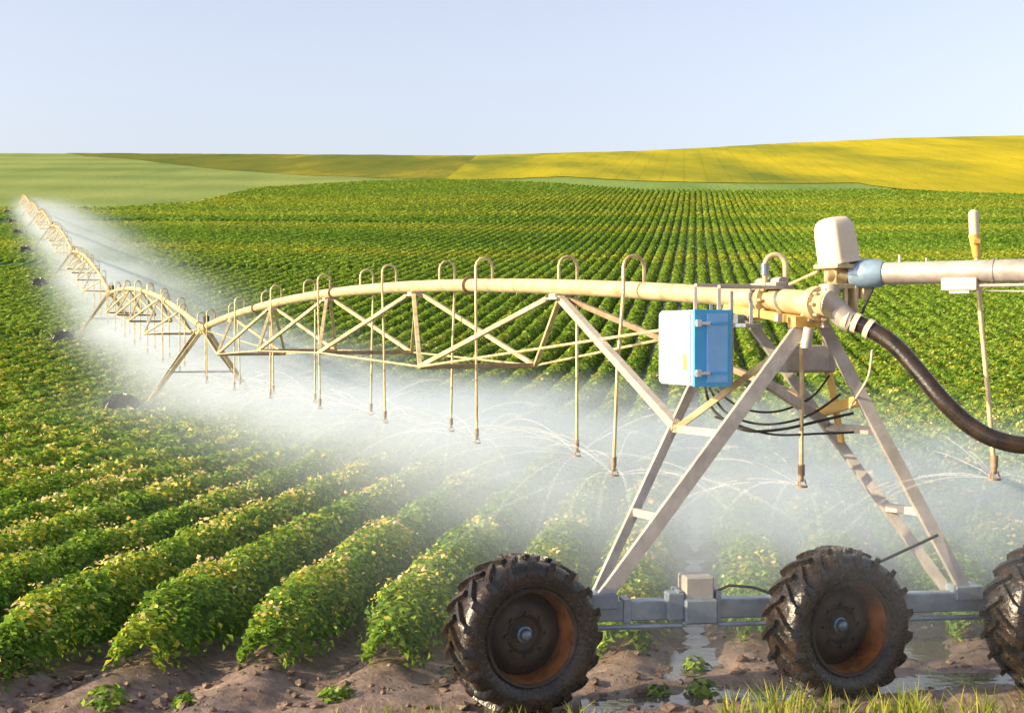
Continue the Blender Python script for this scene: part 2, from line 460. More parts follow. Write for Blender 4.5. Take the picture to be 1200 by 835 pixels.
field_sheet('cereal_field', [(-420, 222), (-106.3, 236.2), (-87.4, 242.7), (-70.6, 245), (-57.2, 264.8), (-57.9, 288), (-55.7, 315.5), (-35.2, 345.3), (-17, 355.2)],
            [(-560, 640), (-269.9, 640), (-194.4, 612), (-167.8, 559.3), (-143.1, 530.2), (-86.9, 426.2), (-58.5, 390.4), (-33.3, 369.8), (-17, 355.2)],
            'palefield', 'pale green field on the left hillside under the skyline', over=6.)
field_sheet('olive_field', [(-194.4, 614), (-167.8, 560), (-143.1, 530.6), (-86.9, 426.6), (-58.5, 390.8), (-33.3, 370.2), (-8, 360)],
            [(-190, 640), (-150, 640), (-110, 640), (-80, 640), (-55, 640), (-30, 640), (0, 640)],
            'olivefield', 'dark olive strip of field below the middle of the skyline', .25, under=0.)
field_sheet('green_field', [(-17, 355.2), (8, 334), (28.3, 295), (77.6, 301), (80, 300)],
            [(-17, 356), (0, 361.6), (13.5, 373.9), (29.1, 346.9), (51.6, 331), (77.8, 324.2), (81.5, 302)],
            'dullfield', 'narrow dull green sliver of field below the yellow hill', .15, over=5.)
field_sheet('yellow_field', [(-17, 355.5), (0, 361.9), (13.5, 374.2), (29.1, 347.2), (51.6, 331.3), (77.8, 324.5), (82, 301.8), (99.2, 275.7), (119.1, 264.7), (420, 210)],
            [(-14, 642), (20, 642), (60, 642), (100, 642), (140, 642), (180, 642), (230, 642), (330, 642), (520, 640)],
            'yellowfield', 'field over the right hill, coloured bright sunlit yellow up to the skyline', .3, 200, 70, under=1.)

# ------------------------------------------------------------------ the pivot line: tower places
TW = [(2.5, 12.0), (-9.36, 43.0), (-20.9, 74.), (-32.4, 105.), (-44., 136.), (-55.5, 167.), (-67., 198.), (-78.6, 229.)]


def strip(X, Y):
    """bands along the contour, leaf tint painted paler or darker for light on swells"""
    t = 0
    for y_, wd, am in ((141, 4.5, .14), (165, 9, -.12), (190, 6, .15), (208, 9, -.10), (226, 6, .14), (262, 14, .12)):
        t = t + am * np.exp(-((Y - y_ + .10 * X) / wd) ** 2)
    return t


# ------------------------------------------------------------------ potato crop
LOD = [  # y0, y1, leaves per metre of row, leaf half length, blossoms per metre, blossom half size
    (9, 17, 1000, .038, 46, .021), (17, 25, 600, .048, 46, .025), (25, 42, 260, .072, 24, .032),
    (42, 75, 110, .11, 5, .045), (75, 120, 60, .15, 1.2, .06), (120, 200, 32, .20, 0, 0), (200, 370, 16, .30, 0, 0)]
NEAR = list(range(-7, 4))
bins = {k: [] for k in NEAR}; bins['rest'] = []
bbins = {k: [] for k in NEAR}; bbins['rest'] = []


def row_w(k, y=0):
    """the straight water furrow leaves a wider gap between its two rows"""
    return (k + .5) * SP + (y < 45) * (-.13 if k == -1 else .13 if k == 0 else 0)


def plant_mod(k, u):
    """size and height of the plants along a row"""
    a = vnoise(u / .33 + k * 17.3, np.full_like(u, 0.) + k * 3.1, 11)
    b = vnoise(u / 2.1 + k * 5.7, np.full_like(u, 0.) + k * 1.3, 12)
    return .80 + .30 * a + .14 * b, vnoise(u / .5 + k * 9.1, np.zeros_like(u) + k, 13)


for (y0, y1, nl, hl, nb, hb) in LOD:
    kmax = int((.40 * y1 + 6) / SP) + 8
    off = 0
    for k in range(-kmax, kmax + 1):
        w = row_w(k, y1)
        L0, L1 = y0 / rd[1] - 2, y1 / rd[1] + 2
        L0 -= 0; n = int((L1 - L0) * nl)
        for what in (0, 1):
            cnt = n if what == 0 else int((L1 - L0) * nb)
            if cnt == 0: continue
            u = L0 + (L1 - L0) * rng.random(cnt)
            cy_ = u * rd[1] + w * pd[1]; cx_ = u * rd[0] + w * pd[0]
            keep = (cy_ >= y0) & (cy_ < y1) & (np.abs(cx_) < .39 * cy_ + 4) & (cy_ < crop_end(cx_)) & (cy_ > crop_start(cx_) + .25 * math.sin(k * 2.4) + .12 * vnoise(u * 5, u * 0 + k, 31))
            u = u[keep]
            if len(u) == 0: continue
            m_ = len(u)
            pmd, pt = plant_mod(k, u)
            start = (u * rd[1] + w * pd[1]) - crop_start(u * rd[0] + w * pd[0])
            pmd = pmd * np.clip(.55 + start * .5, .5, 1)
            if what == 0:
                th = np.arccos(1 - 2 * rng.random(m_)) if True else 0
                rr = (.72 + .40 * rng.random(m_) ** .8) * pmd
                th = th + rng.normal(0, .12, m_)
                hw_ = .40 if y1 < 30 else (.39 if y1 < 80 else .38)
                ww = hw_ * np.cos(th) * rr; zz = (.0 if y1 < 30 else .05) + (.55 if y1 < 80 else .58) * np.abs(np.sin(th)) * rr
                nrm_w = np.cos(th); nrm_z = np.abs(np.sin(th)) + .35
            else:
                th = math.pi / 2 + rng.normal(0, .45, m_)
                kk = pt > .55
                u, th, pmd, pt = u[kk], th[kk], pmd[kk], pt[kk]; m_ = len(u)
                if m_ == 0: continue
                rr = pmd * (1.03 + .14 * rng.random(m_))
                ww = .38 * np.cos(th) * rr; zz = .06 + .50 * np.abs(np.sin(th)) * rr + .03
                nrm_w = np.cos(th) * .5; nrm_z = np.ones(m_)
            W = w + ww
            X = u * rd[0] + W * pd[0]; Y = u * rd[1] + W * pd[1]
            Z = H(X, Y) + zz
            nv = np.stack([pd[0] * nrm_w, pd[1] * nrm_w, nrm_z], 1) + rng.normal(0, .55 if y1 < 45 else .35, (m_, 3))
            nv /= np.linalg.norm(nv, axis=1, keepdims=True)
            tv = np.cross(nv, rng.normal(0, 1, (m_, 3))); tv /= np.linalg.norm(tv, axis=1, keepdims=True)
            bv = np.cross(nv, tv)
            c = np.stack([X, Y, Z], 1)
            if what == 0:
                ln = hl * (.65 + .7 * rng.random((m_, 1))); wd = ln * .58
                q = np.stack([c - tv * ln - nv * ln * .25, c + bv * wd + nv * wd * .3, c + tv * ln - nv * ln * .35, c - bv * wd + nv * wd * .3], 1)
                tn = np.clip(.43 + .10 * rng.random(m_) + .10 * pt + strip(X, Y), 0, 1) if y1 > 80 else np.clip(.30 * rng.random(m_) + .28 * pt + .42 * rng.random(m_) ** 3 + .12 * (zz / .5 - .5) + strip(X, Y), 0, 1)  # near leaves tinted yellower towards the top, as painted sunlight
            else:
                ln = hb * (.6 + .9 * rng.random((m_, 1)))
                q = np.stack([c - tv * ln, c + bv * ln + nv * ln * .3, c + tv * ln, c - bv * ln + nv * ln * .3], 1)
                tn = rng.random(m_)
            key = k if k in bins else 'rest'
            (bins if what == 0 else bbins)[key].append((q, tn))

# canopy core: the dense stems and inner leaves of each row
core = {k: [] for k in bins}
for (y0, y1, st) in ((9, 30, .22), (30, 75, .7), (75, 370, 2.4)):
    kmax = int((.40 * y1 + 6) / SP) + 8
    prof_w = np.array([-.40, -.33, -.14, .14, .33, .40]); prof_z = np.array([-.06, .24, .44, .44, .24, -.06])
    for k in range(-kmax, kmax + 1):
        w = row_w(k, y1)
        u = np.arange(y0 / rd[1] - 4, y1 / rd[1] + 4 + st, st)
        cy_ = u * rd[1] + w * pd[1]; cx_ = u * rd[0] + w * pd[0]
        ok = (cy_ >= y0 - st) & (cy_ <= y1 + st * .5) & (np.abs(cx_) < .39 * cy_ + 4) & (cy_ < crop_end(cx_)) & (cy_ > crop_start(cx_) + .45)
        if ok.sum() < 2: continue
        pmd, pt = plant_mod(k, u)
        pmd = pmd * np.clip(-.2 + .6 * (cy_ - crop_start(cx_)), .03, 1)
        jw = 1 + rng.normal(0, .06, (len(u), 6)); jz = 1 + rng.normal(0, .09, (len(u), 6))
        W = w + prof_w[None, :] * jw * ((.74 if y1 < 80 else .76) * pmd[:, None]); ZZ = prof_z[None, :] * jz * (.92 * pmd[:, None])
        X = u[:, None] * rd[0] + W * pd[0]; Y = u[:, None] * rd[1] + W * pd[1]
        P = np.stack([X, Y, H(X, Y) + ZZ], 2)
        seg = np.where(ok[:-1] & ok[1:])[0]
        if len(seg) == 0: continue
        q = []
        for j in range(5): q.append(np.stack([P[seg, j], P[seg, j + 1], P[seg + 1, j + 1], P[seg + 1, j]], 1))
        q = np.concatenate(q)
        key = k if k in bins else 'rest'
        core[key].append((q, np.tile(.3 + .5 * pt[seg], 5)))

ROWLABEL = {
    -7: 'leafy potato row furthest left along the muddy track, running off the left photo edge',
    -6: 'leafy potato row ending beside the shaded soil at the lower left corner',
    -5: 'full potato row second from the left corner, ending behind the small left weed',
    -4: 'full potato row with yellowish end leaves, midway between left corner and front wheel',
    -3: 'potato row ending just left of the left tractor-type wheel',
    -2: 'potato row whose end is hidden behind the left wheel of the near tower',
    -1: 'potato row ending behind the beam, on the left of the water filled furrow',
    0: 'potato row ending behind the beam, on the right of the water filled furrow',
    1: 'misty potato row whose end is hidden behind the middle wheel',
    2: 'misty potato row ending in the gap between the middle and the right wheel',
    3: 'misty potato row behind the right wheel at the photo edge',
}


def quads(lst):
    q = np.concatenate([a for a, _ in lst]); t = np.concatenate([b for _, b in lst])
    return q.reshape(-1, 3), np.arange(len(q) * 4).reshape(-1, 4), np.repeat(t, 4)


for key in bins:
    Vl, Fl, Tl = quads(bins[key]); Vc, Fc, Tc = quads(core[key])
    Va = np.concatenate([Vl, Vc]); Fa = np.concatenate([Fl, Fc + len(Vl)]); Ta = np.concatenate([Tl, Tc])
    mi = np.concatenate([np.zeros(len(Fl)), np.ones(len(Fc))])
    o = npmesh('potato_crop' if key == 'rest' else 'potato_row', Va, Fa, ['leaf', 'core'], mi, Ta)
    if key == 'rest':
        tag(o, 'green potato field in straight rows running up the slope', 'crop', kind='stuff')
    else:
        tag(o, ROWLABEL[key], 'crop row', 'potato rows ending at the muddy wheel track')
    if bbins[key]:
        Vb, Fb, Tb = quads(bbins[key]); npmesh('blossoms', Vb, Fb, ['blossom'], None, Tb, o)['kind'] = 'stuff'

# ------------------------------------------------------------------ small plants, grass, clods, water
def leaf_plant(name, x, y, r, h, n, mat, label, cat, group=None):
    z0 = gz(x, y)
    th = rng.random(n) * 2 * math.pi; rr = r * np.sqrt(rng.random(n)); zz = h * (.15 + .85 * rng.random(n)) * (1 - .5 * (rr / r) ** 2)
    c = np.stack([rr * np.cos(th), rr * np.sin(th), zz], 1)
    nv = np.stack([np.cos(th) * .6, np.sin(th) * .6, np.ones(n)], 1) + rng.normal(0, .4, (n, 3)); nv /= np.linalg.norm(nv, axis=1, keepdims=True)
    tv = np.cross(nv, rng.normal(0, 1, (n, 3))); tv /= np.linalg.norm(tv, axis=1, keepdims=True); bv = np.cross(nv, tv)
    ln = .038 * (.6 + .8 * rng.random((n, 1))); wd = ln * .55
    q = np.stack([c - tv * ln, c + bv * wd + nv * wd * .3, c + tv * ln, c - bv * wd + nv * wd * .3], 1)
    # stems from the root to some leaves
    m_ = n // 5; e = c[:m_]; s_ = np.tile([[.004, .0, 0]], (m_, 1)); g0 = np.zeros((m_, 3))
    q2 = np.stack([g0 - s_, g0 + s_, e + s_, e - s_], 1)
    q = np.concatenate([q, q2]); t = np.concatenate([rng.random(n), np.full(m_, .3)])
    o = npmesh(name, q.reshape(-1, 3), np.arange(len(q) * 4).reshape(-1, 4), [mat], None, np.repeat(t, 4))
    o.location = (x, y, z0)
    return tag(o, label, cat, group)


def gxy(px, py):
    d = F * CH / (py - 388); return (px - 600) / F * d, d


for px, py, r, h, n, lab in (
        (816, 782, .11, .15, 70, 'small green weed on the mud in line with the wet furrow, the farther of two'),
        (823, 812, .13, .17, 90, 'small green weed on the mud just nearer than its neighbour by the middle wheel'),
        (122, 834, .17, .17, 110, 'yellow green weed in a shaded furrow near the lower left corner'),
        (392, 824, .14, .14, 80, 'low green weed on mud between the left corner and the left wheel'),
        (772, 812, .10, .09, 40, 'flat dark weed clump on the mud right of the left wheel'),
        (215, 828, .09, .09, 40, 'tiny pale weed on the ridge beside the lower left furrow')):
    x, y = gxy(px, py)
    leaf_plant('weed', x, y, r, h, n, 'weed', lab, 'weed', 'weeds on the bare mud')

# grass along the near edge of the track
gq = []; gt = []
for x0, x1, y0, y1, n, hh in ((1.55, 4.6, 10.25, 10.75, 760, .30), (-1.35, -.35, 10.45, 10.75, 150, .17), (-.3, .75, 10.3, 10.55, 130, .20), (.75, 1.55, 10.3, 10.6, 45, .14)):
    cx = x0 + (x1 - x0) * rng.random(n); cl = vnoise(cx * 4, cx * 0 + 3, 21)
    sel = rng.random(n) < .25 + .9 * cl; cx = cx[sel]; cl = cl[sel]; n = len(cx)
    cy = y0 + (y1 - y0) * rng.random(n); hgt = hh * (.35 + .5 * rng.random(n) + .45 * cl)
    lean = rng.normal(0, .3, (n, 2)) * hgt[:, None]
    zb = H(cx, cy) - .03
    ang = rng.random(n) * math.pi; wx, wy = np.cos(ang) * .006, np.sin(ang) * .006
    b0 = np.stack([cx - wx, cy - wy, zb], 1); b1 = np.stack([cx + wx, cy + wy, zb], 1)
    m0 = np.stack([cx - wx + lean[:, 0] * .35, cy - wy + lean[:, 1] * .35, zb + hgt * .6], 1); m1 = m0 + np.stack([2 * wx, 2 * wy, wx * 0], 1)
    tp = np.stack([cx + lean[:, 0], cy + lean[:, 1], zb + hgt], 1); tp2 = tp + np.array([.0015, 0, 0])
    gq += [np.stack([b0, b1, m1, m0], 1), np.stack([m0, m1, tp2, tp], 1)]; tt = rng.random(n); gt += [tt, tt]
gq = np.concatenate(gq); gt = np.concatenate(gt)
o = npmesh('grass', gq.reshape(-1, 3), np.arange(len(gq) * 4).reshape(-1, 4), ['grass'], None, np.repeat(gt, 4))
tag(o, 'short yellow green grass along the bottom edge in front of the wheels', 'grass', kind='stuff')

cm = MB()
for i in range(1700):
    x = random.uniform(-6, 7); y = random.uniform(10.1, crop_start(x) + .5)
    if y < 10.1: continue
    s = random.choice([.006, .008, .010, .012, .016, .022, .035, .05]) * random.uniform(.6, 1.2)
    z = gz(x, y) + s * .25
    ico = [(0, 0, 1), (.89, 0, .45), (.28, .85, .45), (-.72, .53, .45), (-.72, -.53, .45), (.28, -.85, .45), (.72, .53, -.45), (-.28, .85, -.45), (-.89, 0, -.45), (-.28, -.85, -.45), (.72, -.53, -.45), (0, 0, -1)]
    fc = [(0, 1, 2), (0, 2, 3), (0, 3, 4), (0, 4, 5), (0, 5, 1), (1, 6, 2), (2, 7, 3), (3, 8, 4), (4, 9, 5), (5, 10, 1), (6, 7, 2), (7, 8, 3), (8, 9, 4), (9, 10, 5), (10, 6, 1), (6, 11, 7), (7, 11, 8), (8, 11, 9), (9, 11, 10), (10, 11, 6)]
    sx, sy = random.uniform(.8, 1.7), random.uniform(.8, 1.4)
    cm.add([(x + a * s * sx * random.uniform(.75, 1.2), y + b * s * sy * random.uniform(.75, 1.2), z + c_ * s * random.uniform(.5, .9)) for a, b, c_ in ico], fc)
tag(cm.build('soil_clods', 'clod'), 'brown lumps of soil scattered over the muddy track', 'soil', kind='stuff')


def puddle(pts, width, label, name='puddle', dz=.0):
    vs = []; n = len(pts)
    L_, R_ = [], []
    for i, (x, y) in enumerate(pts):
        a = np.array(pts[max(i - 1, 0)]); b = np.array(pts[min(i + 1, n - 1)]); d = (b - a) / np.linalg.norm(b - a); q = np.array([d[1], -d[0]])
        wv = width * (.75 + .3 * math.sin(i * .9 + x) + .15 * math.sin(i * 2.3)) * min(1, .12 + .5 * min(i, n - 1 - i))
        L_.append((x - q[0] * wv / 2, y - q[1] * wv / 2)); R_.append((x + q[0] * wv / 2, y + q[1] * wv / 2))
    zz = [gz(x, y) for x, y in pts]; zz = [sum(zz[max(0, i - 2):i + 3]) / len(zz[max(0, i - 2):i + 3]) for i in range(n)]
    m = MB()
    vs = [Vector((*a, zz[i] + .02 + dz)) for i, a in enumerate(L_)] + [Vector((*a, zz[i] + .02 + dz)) for i, a in enumerate(R_)]
    m.add(vs, [(i, i + n, i + n + 1, i + 1) for i in range(n - 1)])
    o = m.build(name, 'water'); return tag(o, label, 'water', kind='structure')


def furrow(w, u0, u1, st):
    st = st / 2
    return [(u * rd[0] + (w + random.uniform(-.012, .012)) * pd[0], u * rd[1] + (w + random.uniform(-.012, .012)) * pd[1]) for u in np.arange(u0, u1, st)]


puddle(furrow(0, 12.1, 15.6, .17), .30, 'wet strip of water in the straight furrow below the motor box')
puddle(furrow(0, 15.9, 19.0, .2), .27, 'wet strip of water further up the straight furrow')
puddle(furrow(0, 19.3, 26.5, .3), .25, 'wet strip of water at the misty end of the straight furrow')
puddle(furrow(-2.12, 11.6, 14.6, .15), .22, 'thin water in the furrow left of the left wheel')
puddle(furrow(1.05, 16.5, 18.5, .2), .12, 'small glint of water between two misty rows')
m = MB(); nx_ = 24
m.add([(.55 + 6.6 * i / nx_, y, -.020) for i in range(nx_ + 1) for y in (9.9, float(crop_start(.55 + 6.6 * i / nx_)) + .35)], [(2 * i, 2 * i + 2, 2 * i + 3, 2 * i + 1) for i in range(nx_)])
tag(m.build('puddle', 'water'), 'shallow sky-lit puddles filling the low spots of the muddy track between the wheels', 'water', kind='structure')

# ------------------------------------------------------------------ wheel with chevron lugs
def tyre_mb(fine=True):
    m = MB(); n = 72 if fine else 28; hw = .23
    m.lathe([(.355, -.145), (.40, -.178), (.46, -.195), (.515, -.19), (.548, -.165), (.563, -.10), (.567, 0), (.563, .10), (.548, .165), (.515, .19), (.46, .195), (.40, .178), (.355, .145)], n)
    nl = 19 if fine else 12
    for side in (-1, 1):
        for i in range(nl):
            a0 = 2 * math.pi * (i + (.5 if side > 0 else 0)) / nl
            secs = []
            for (yy, da, r0, r1, ha) in ((.0 - .01, .0, .555, .604, .042), (.07, .10, .553, .605, .043), (.14, .21, .540, .600, .046), (.188, .27, .508, .578, .050), (.200, .30, .470, .515, .046)):
                a = a0 + da; ring = []
                for rr, hh in ((r0, ha * 1.15), (r1, ha * .8)):
                    for sg in (-1, 1):
                        aa = a + sg * hh
                        ring.append(Vector((rr * math.cos(aa), side * yy, rr * math.sin(aa))))
                secs.append([ring[0], ring[1], ring[3], ring[2]])
            vs = [v for s_ in secs for v in s_]; fs = []
            for j in range(len(secs) - 1):
                for k in range(4): fs.append((j * 4 + k, j * 4 + (k + 1) % 4, (j + 1) * 4 + (k + 1) % 4, (j + 1) * 4 + k))
            fs += [(3, 2, 1, 0), tuple(16 + k for k in range(4))]
            m.add(vs, fs)
    return m


def make_wheel(fine=True):
    root = empty('wheel')
    tyre_mb(fine).build('tyre', 'tyre', root, True)
    n = 64 if fine else 24
    rm = MB().lathe([(.343, -.150), (.335, -.12), (.322, -.06), (.318, .0), (.322, .06), (.335, .12), (.345, .158), (.36, .172), (.372, .162), (.362, .150), (.345, .10), (.335, 0), (.345, -.10)], n, close=True)
    MB().lathe([(.346, -.150), (.362, -.146), (.374, -.160), (.366, -.176), (.350, -.172), (.340, -.160)], n, close=True).build('rim_flange', 'rimdisc', root, True)  # outer rim lip in the dark colour, painted as shaded
    rm.build('rim', 'rim', root, True)
    dm = MB().lathe([(.0, .010), (.06, .008), (.12, .0), (.15, -.035), (.20, -.04), (.26, -.01), (.31, .03), (.326, .045), (.326, .06), (.30, .055), (.2, .0), (.1, .03), (0, .03)], n)
    for k in range(8 if fine else 0):
        a = 2 * math.pi * k / 8
        dm.lathe([(0, -.062), (.014, -.062), (.016, -.03), (.016, .0)], 6, (.165 * math.cos(a), 0, .165 * math.sin(a)))
    dm.build('rim_disc', 'rimdisc', root, True)
    MB().lathe([(0, -.085), (.03, -.083), (.045, -.07), (.05, -.04), (.062, -.035), (.07, 0.0), (.07, .02)], 24).build('hub', 'hub', root, True)
    return root


# ------------------------------------------------------------------ near drive tower
P2 = Vector((-9.36 - 2.5, 31.0, 0)).normalized()            # along the pipe, away from the near tower
CR = Vector((P2.y, -P2.x, 0))                                # across, to the right
A0 = Vector((2.5, 12.0, 0))
BY = R(8); BD = Vector((math.cos(BY), math.sin(BY), 0)); BN = Vector((-BD.y, BD.x, 0))
W1 = Vector((.086, 11.05, 0))


def tpx(px, off=0.):
    """place along the beam seen in the photograph's column px"""
    p = W1 + BN * off; k = (px - 600) / F
    return (k * p.y - p.x) / (BD.x - k * BD.y)


def beam_pt(t, z, off=.40): return W1 + BD * t + BN * off + Vector((0, 0, z))


SPAN = 33.19


def pipe_pt(s, L=None):
    return Vector((2.5 - 11.86 * s, 12 + 31 * s, 3.17 - .22 * s + .58 * 4 * s * (1 - s)))


t1 = empty('drive_tower', (2.2, 11.9, 0))
tag(t1, 'large nearest wheeled tower with three muddy wheels carrying the control box', 'drive tower', 'wheeled drive towers of the irrigation line')
o1 = t1.location.copy()
WT = (0, tpx(983), tpx(1236))
wheel = make_wheel(True)
ws = [wheel, copy_tree(wheel), copy_tree(wheel)]
for w_ in ws: w_.scale = (1.03, 1.1, 1.03)
for w_, t, rot in zip(ws, WT, (.3, 1.1, 2.0)):
    w_.parent = t1; p = W1 + BD * t + Vector((0, 0, .575)); w_.location = p - o1; w_.rotation_euler = (0, 0, R(24))
    for c_ in w_.children:
        if c_.name.startswith('tyre'): c_.rotation_euler = (0, rot, 0)
bm_ = MB().frame_box(beam_pt(WT[2] / 2 - .02, .66), BD * (WT[2] / 2 - .04), BN * .075, Vector((0, 0, .08)))
for t in (.06, .9, 2.2, 3.1, 4.2, WT[2] - .08): bm_.frame_box(beam_pt(t, .66), BD * .03, BN * .095, Vector((0, 0, .10)))
bm_.build('base_beam', 'beam', t1, org=o1)
for t in WT:
    g = MB(); c0 = W1 + BD * t + Vector((0, 0, .575))
    g.lathe([(0, .03), (.12, .03), (.14, .06), (.14, .17), (.10, .22), (.10, .30), (0, .30)], 20)
    g.v = [c0 + BD * v.x + BN * v.y + Vector((0, 0, v.z)) for v in g.v]
    g.box(c0 + BN * .25, (.22, .12, .26), BY)
    g.build('wheel_gearbox', 'rimdisc', t1, True, o1)
# centre drive motor on the beam
TM = tpx(816, .4)
g = MB(); g.box(beam_pt(TM, .84), (.24, .26, .19), BY)
mt = g.build('drive_motor', 'grey', t1, org=o1)
g = MB(); g.box(beam_pt(TM, .66, .36), (.27, .30, .20), BY); g.box(beam_pt(TM - .2, .70, .34), (.14, .16, .22), BY)
for k in (-1, 1): g.frame_box(beam_pt(TM + k * .16, .68), BD * .02, BN * .12, Vector((0, 0, .14)))
g.build('gearbox', 'beam', t1, org=o1)
g = MB()
for a, b in ((.2, TM - .15), (TM + .15, WT[1] - .1), (WT[1] + .1, WT[2] - .1)): g.tube([beam_pt(a, .545, .27), beam_pt(b, .545, .27)], .022, 8)
g.build('drive_shaft', 'beam', t1, True, o1)
g = MB(); g.tube([beam_pt(TM + .12, .80, .30), beam_pt(TM + .25, .86, .28), beam_pt(TM + .45, .84, .28), beam_pt(TM + .7, .75, .30)], .012, 8); g.build('motor_cable', 'cable', t1, True, o1)
# legs
top_a = Vector((2.50, 11.95, 3.05)); top_c = Vector((2.62, 12.1, 3.05))
pb = pipe_pt(.037); top_b = pb + Vector((0, 0, -.10)) - CR * .06; top_d = pb + Vector((0, 0, -.10)) + CR * .06
fA, fB = beam_pt(tpx(706, .34), .75, .34), beam_pt(tpx(698, .48), .75, .48)
fC, fD = beam_pt(tpx(1135, .34), .74, .34), beam_pt(tpx(1112, .48), .74, .48)


def channel(m, a, b, w, th, face):
    """an open U channel between two points with its web turned to 'face'"""
    a, b = Vector(a), Vector(b); d = (b - a).normalized(); f = Vector(face); f = (f - d * f.dot(d)).normalized(); x = d.cross(f).normalized()
    m.frame_box((a + b) / 2, (b - a) / 2, x * w / 2, f * .006)
    for sg in (-1, 1): m.frame_box((a + b) / 2 + x * sg * (w / 2 - .005) - f * (th / 2 + .004), (b - a) / 2, x * .005, f * th / 2)


FC = -BN
for nm, a, b, w in (('leg', fA, top_a, .115), ('leg', fB, top_b, .075), ('leg', fC, top_c, .10), ('leg', fD, top_d, .08)):
    m = MB(); channel(m, a, b, w, .06, FC); o = m.build(nm, 'leg', t1, org=o1)


def along(a, b, z): return a + (b - a) * ((z - a.z) / (b.z - a.z))


for z in (1.40, 2.08):
    MB().bar(along(fA, top_a, z) + BN * .05, along(fB, top_b, z), .05, .07).build('rung', 'leg', t1, org=o1)
    MB().bar(along(fC, top_c, z) + BN * .05, along(fD, top_d, z), .05, .07).build('rung', 'leg', t1, org=o1)
MB().bar(along(fB, top_b, 2.07) - BN * .05, top_a + Vector((-.02, .06, -.13)), .05, .055).build('leg_brace', 'pipe', t1, org=o1)
MB().bar(along(fA, top_a, 2.52) + BN * .03, along(fD, top_d, 2.12) - BN * .05, .05, .08).build('leg_brace', 'leg', t1, org=o1)
MB().bar(along(fC, top_c, 2.35) + BN * .05, along(fD, top_d, 2.2), .05, .09).build('leg_brace', 'amber', t1, org=o1)
MB().bar(along(fD, top_d, 1.95) - BN * .06, at(972, 436, 12.5), .07, .03).build('leg_brace', 'amber', t1, org=o1)
MB().bar(along(fC, top_c, 1.22) - BN * .03, W1 + BD * (WT[1] + .30) + BN * .2 + Vector((0, 0, .98)), .02, .02).build('strut', 'black', t1, org=o1)
pj = pipe_pt(.163) + Vector((0, 0, -.11))
MB().bar(pj, along(fB, top_b, 2.10) - BN * .05, .085, .085).build('truss_brace', 'steel', t1, org=o1)
MB().bar(pj + CR * .05, along(fD, top_d, 2.3), .06, .06).build('truss_brace', 'rust', t1, org=o1)
for f in (fA, fC):
    MB().frame_box(f + BN * .06, BD * .12, BN * .12, Vector((0, 0, .06))).build('foot_bracket', 'beam', t1, org=o1)
m = MB()                                                   # saddle under the pipe end that the legs bolt to
m.bar(top_a + Vector((0, 0, -.04)), top_b + Vector((0, 0, .0)), .13, .07)
m.bar(top_c + Vector((0, 0, -.04)), top_d + Vector((0, 0, .0)), .10, .07)
m.frame_box(pipe_pt(.0) + Vector((0, 0, -.16)), CR * .17, P2 * .06, Vector((0, 0, .05)))
m.build('pipe_saddle', 'amber', t1, org=o1)
m = MB(); sh = pipe_pt(.03) - CR * .18 + Vector((0, 0, -.25))
m.frame_box(sh, P2 * .42, CR * .09, Vector((0, 0, .018)))
for k in (-1, 1): m.bar(sh + P2 * .36 * k, sh + P2 * .36 * k + Vector((0, 0, .2)), .03, .03)
m.frame_box(sh + Vector((0, 0, .07)) + P2 * .1, P2 * .05, CR * .04, Vector((0, 0, .05)))
m.frame_box(sh + Vector((0, 0, .06)) - P2 * .12, P2 * .07, CR * .04, Vector((0, 0, .04)))
m.build('equipment_shelf', 'beam', t1, org=o1)

# ------------------------------------------------------------------ spans
def gooseneck(m, base, side, hang, drift=(0, 0), r=.02, rise=.27):
    """U-shaped neck from the pipe crown over to one side, then the drop down to 'hang'"""
    pts = [base + Vector((0, 0, .06)), base + Vector((0, 0, .06 + rise * .55))]
    wd = .24
    for k in range(7):
        a = math.pi * k / 6
        pts.append(base + side * (wd / 2 - wd / 2 * math.cos(a)) + Vector((0, 0, .06 + rise * .65 + wd / 2 * math.sin(a))))
    tip = base + side * (wd + drift[0] * .2) + Vector((drift[0], drift[1], 0)); tip.z = hang
    mid = pts[-1].lerp(tip, .5) + Vector((drift[0] * .1, 0, 0))
    m.tube(pts + [base + side * wd + Vector((0, 0, -.05)), mid, tip], r, 8)
    return tip


def nozzle_mb(tip, r=1.):
    m = MB()
    for a, b, rr in ((.10, .0, .030), (0, -.05, .022)): m.tube([tip + Vector((0, 0, a)), tip + Vector((0, 0, b))], rr * r, 10)
    m.tube([tip + Vector((0, 0, -.085)), tip + Vector((0, 0, -.10))], .055 * r, 12)
    for k in range(3):
        a = 2.1 * k; m.tube([tip + Vector((.03 * math.cos(a), .03 * math.sin(a), -.03)), tip + Vector((.045 * math.cos(a), .045 * math.sin(a), -.09))], .006, 5)
    return m


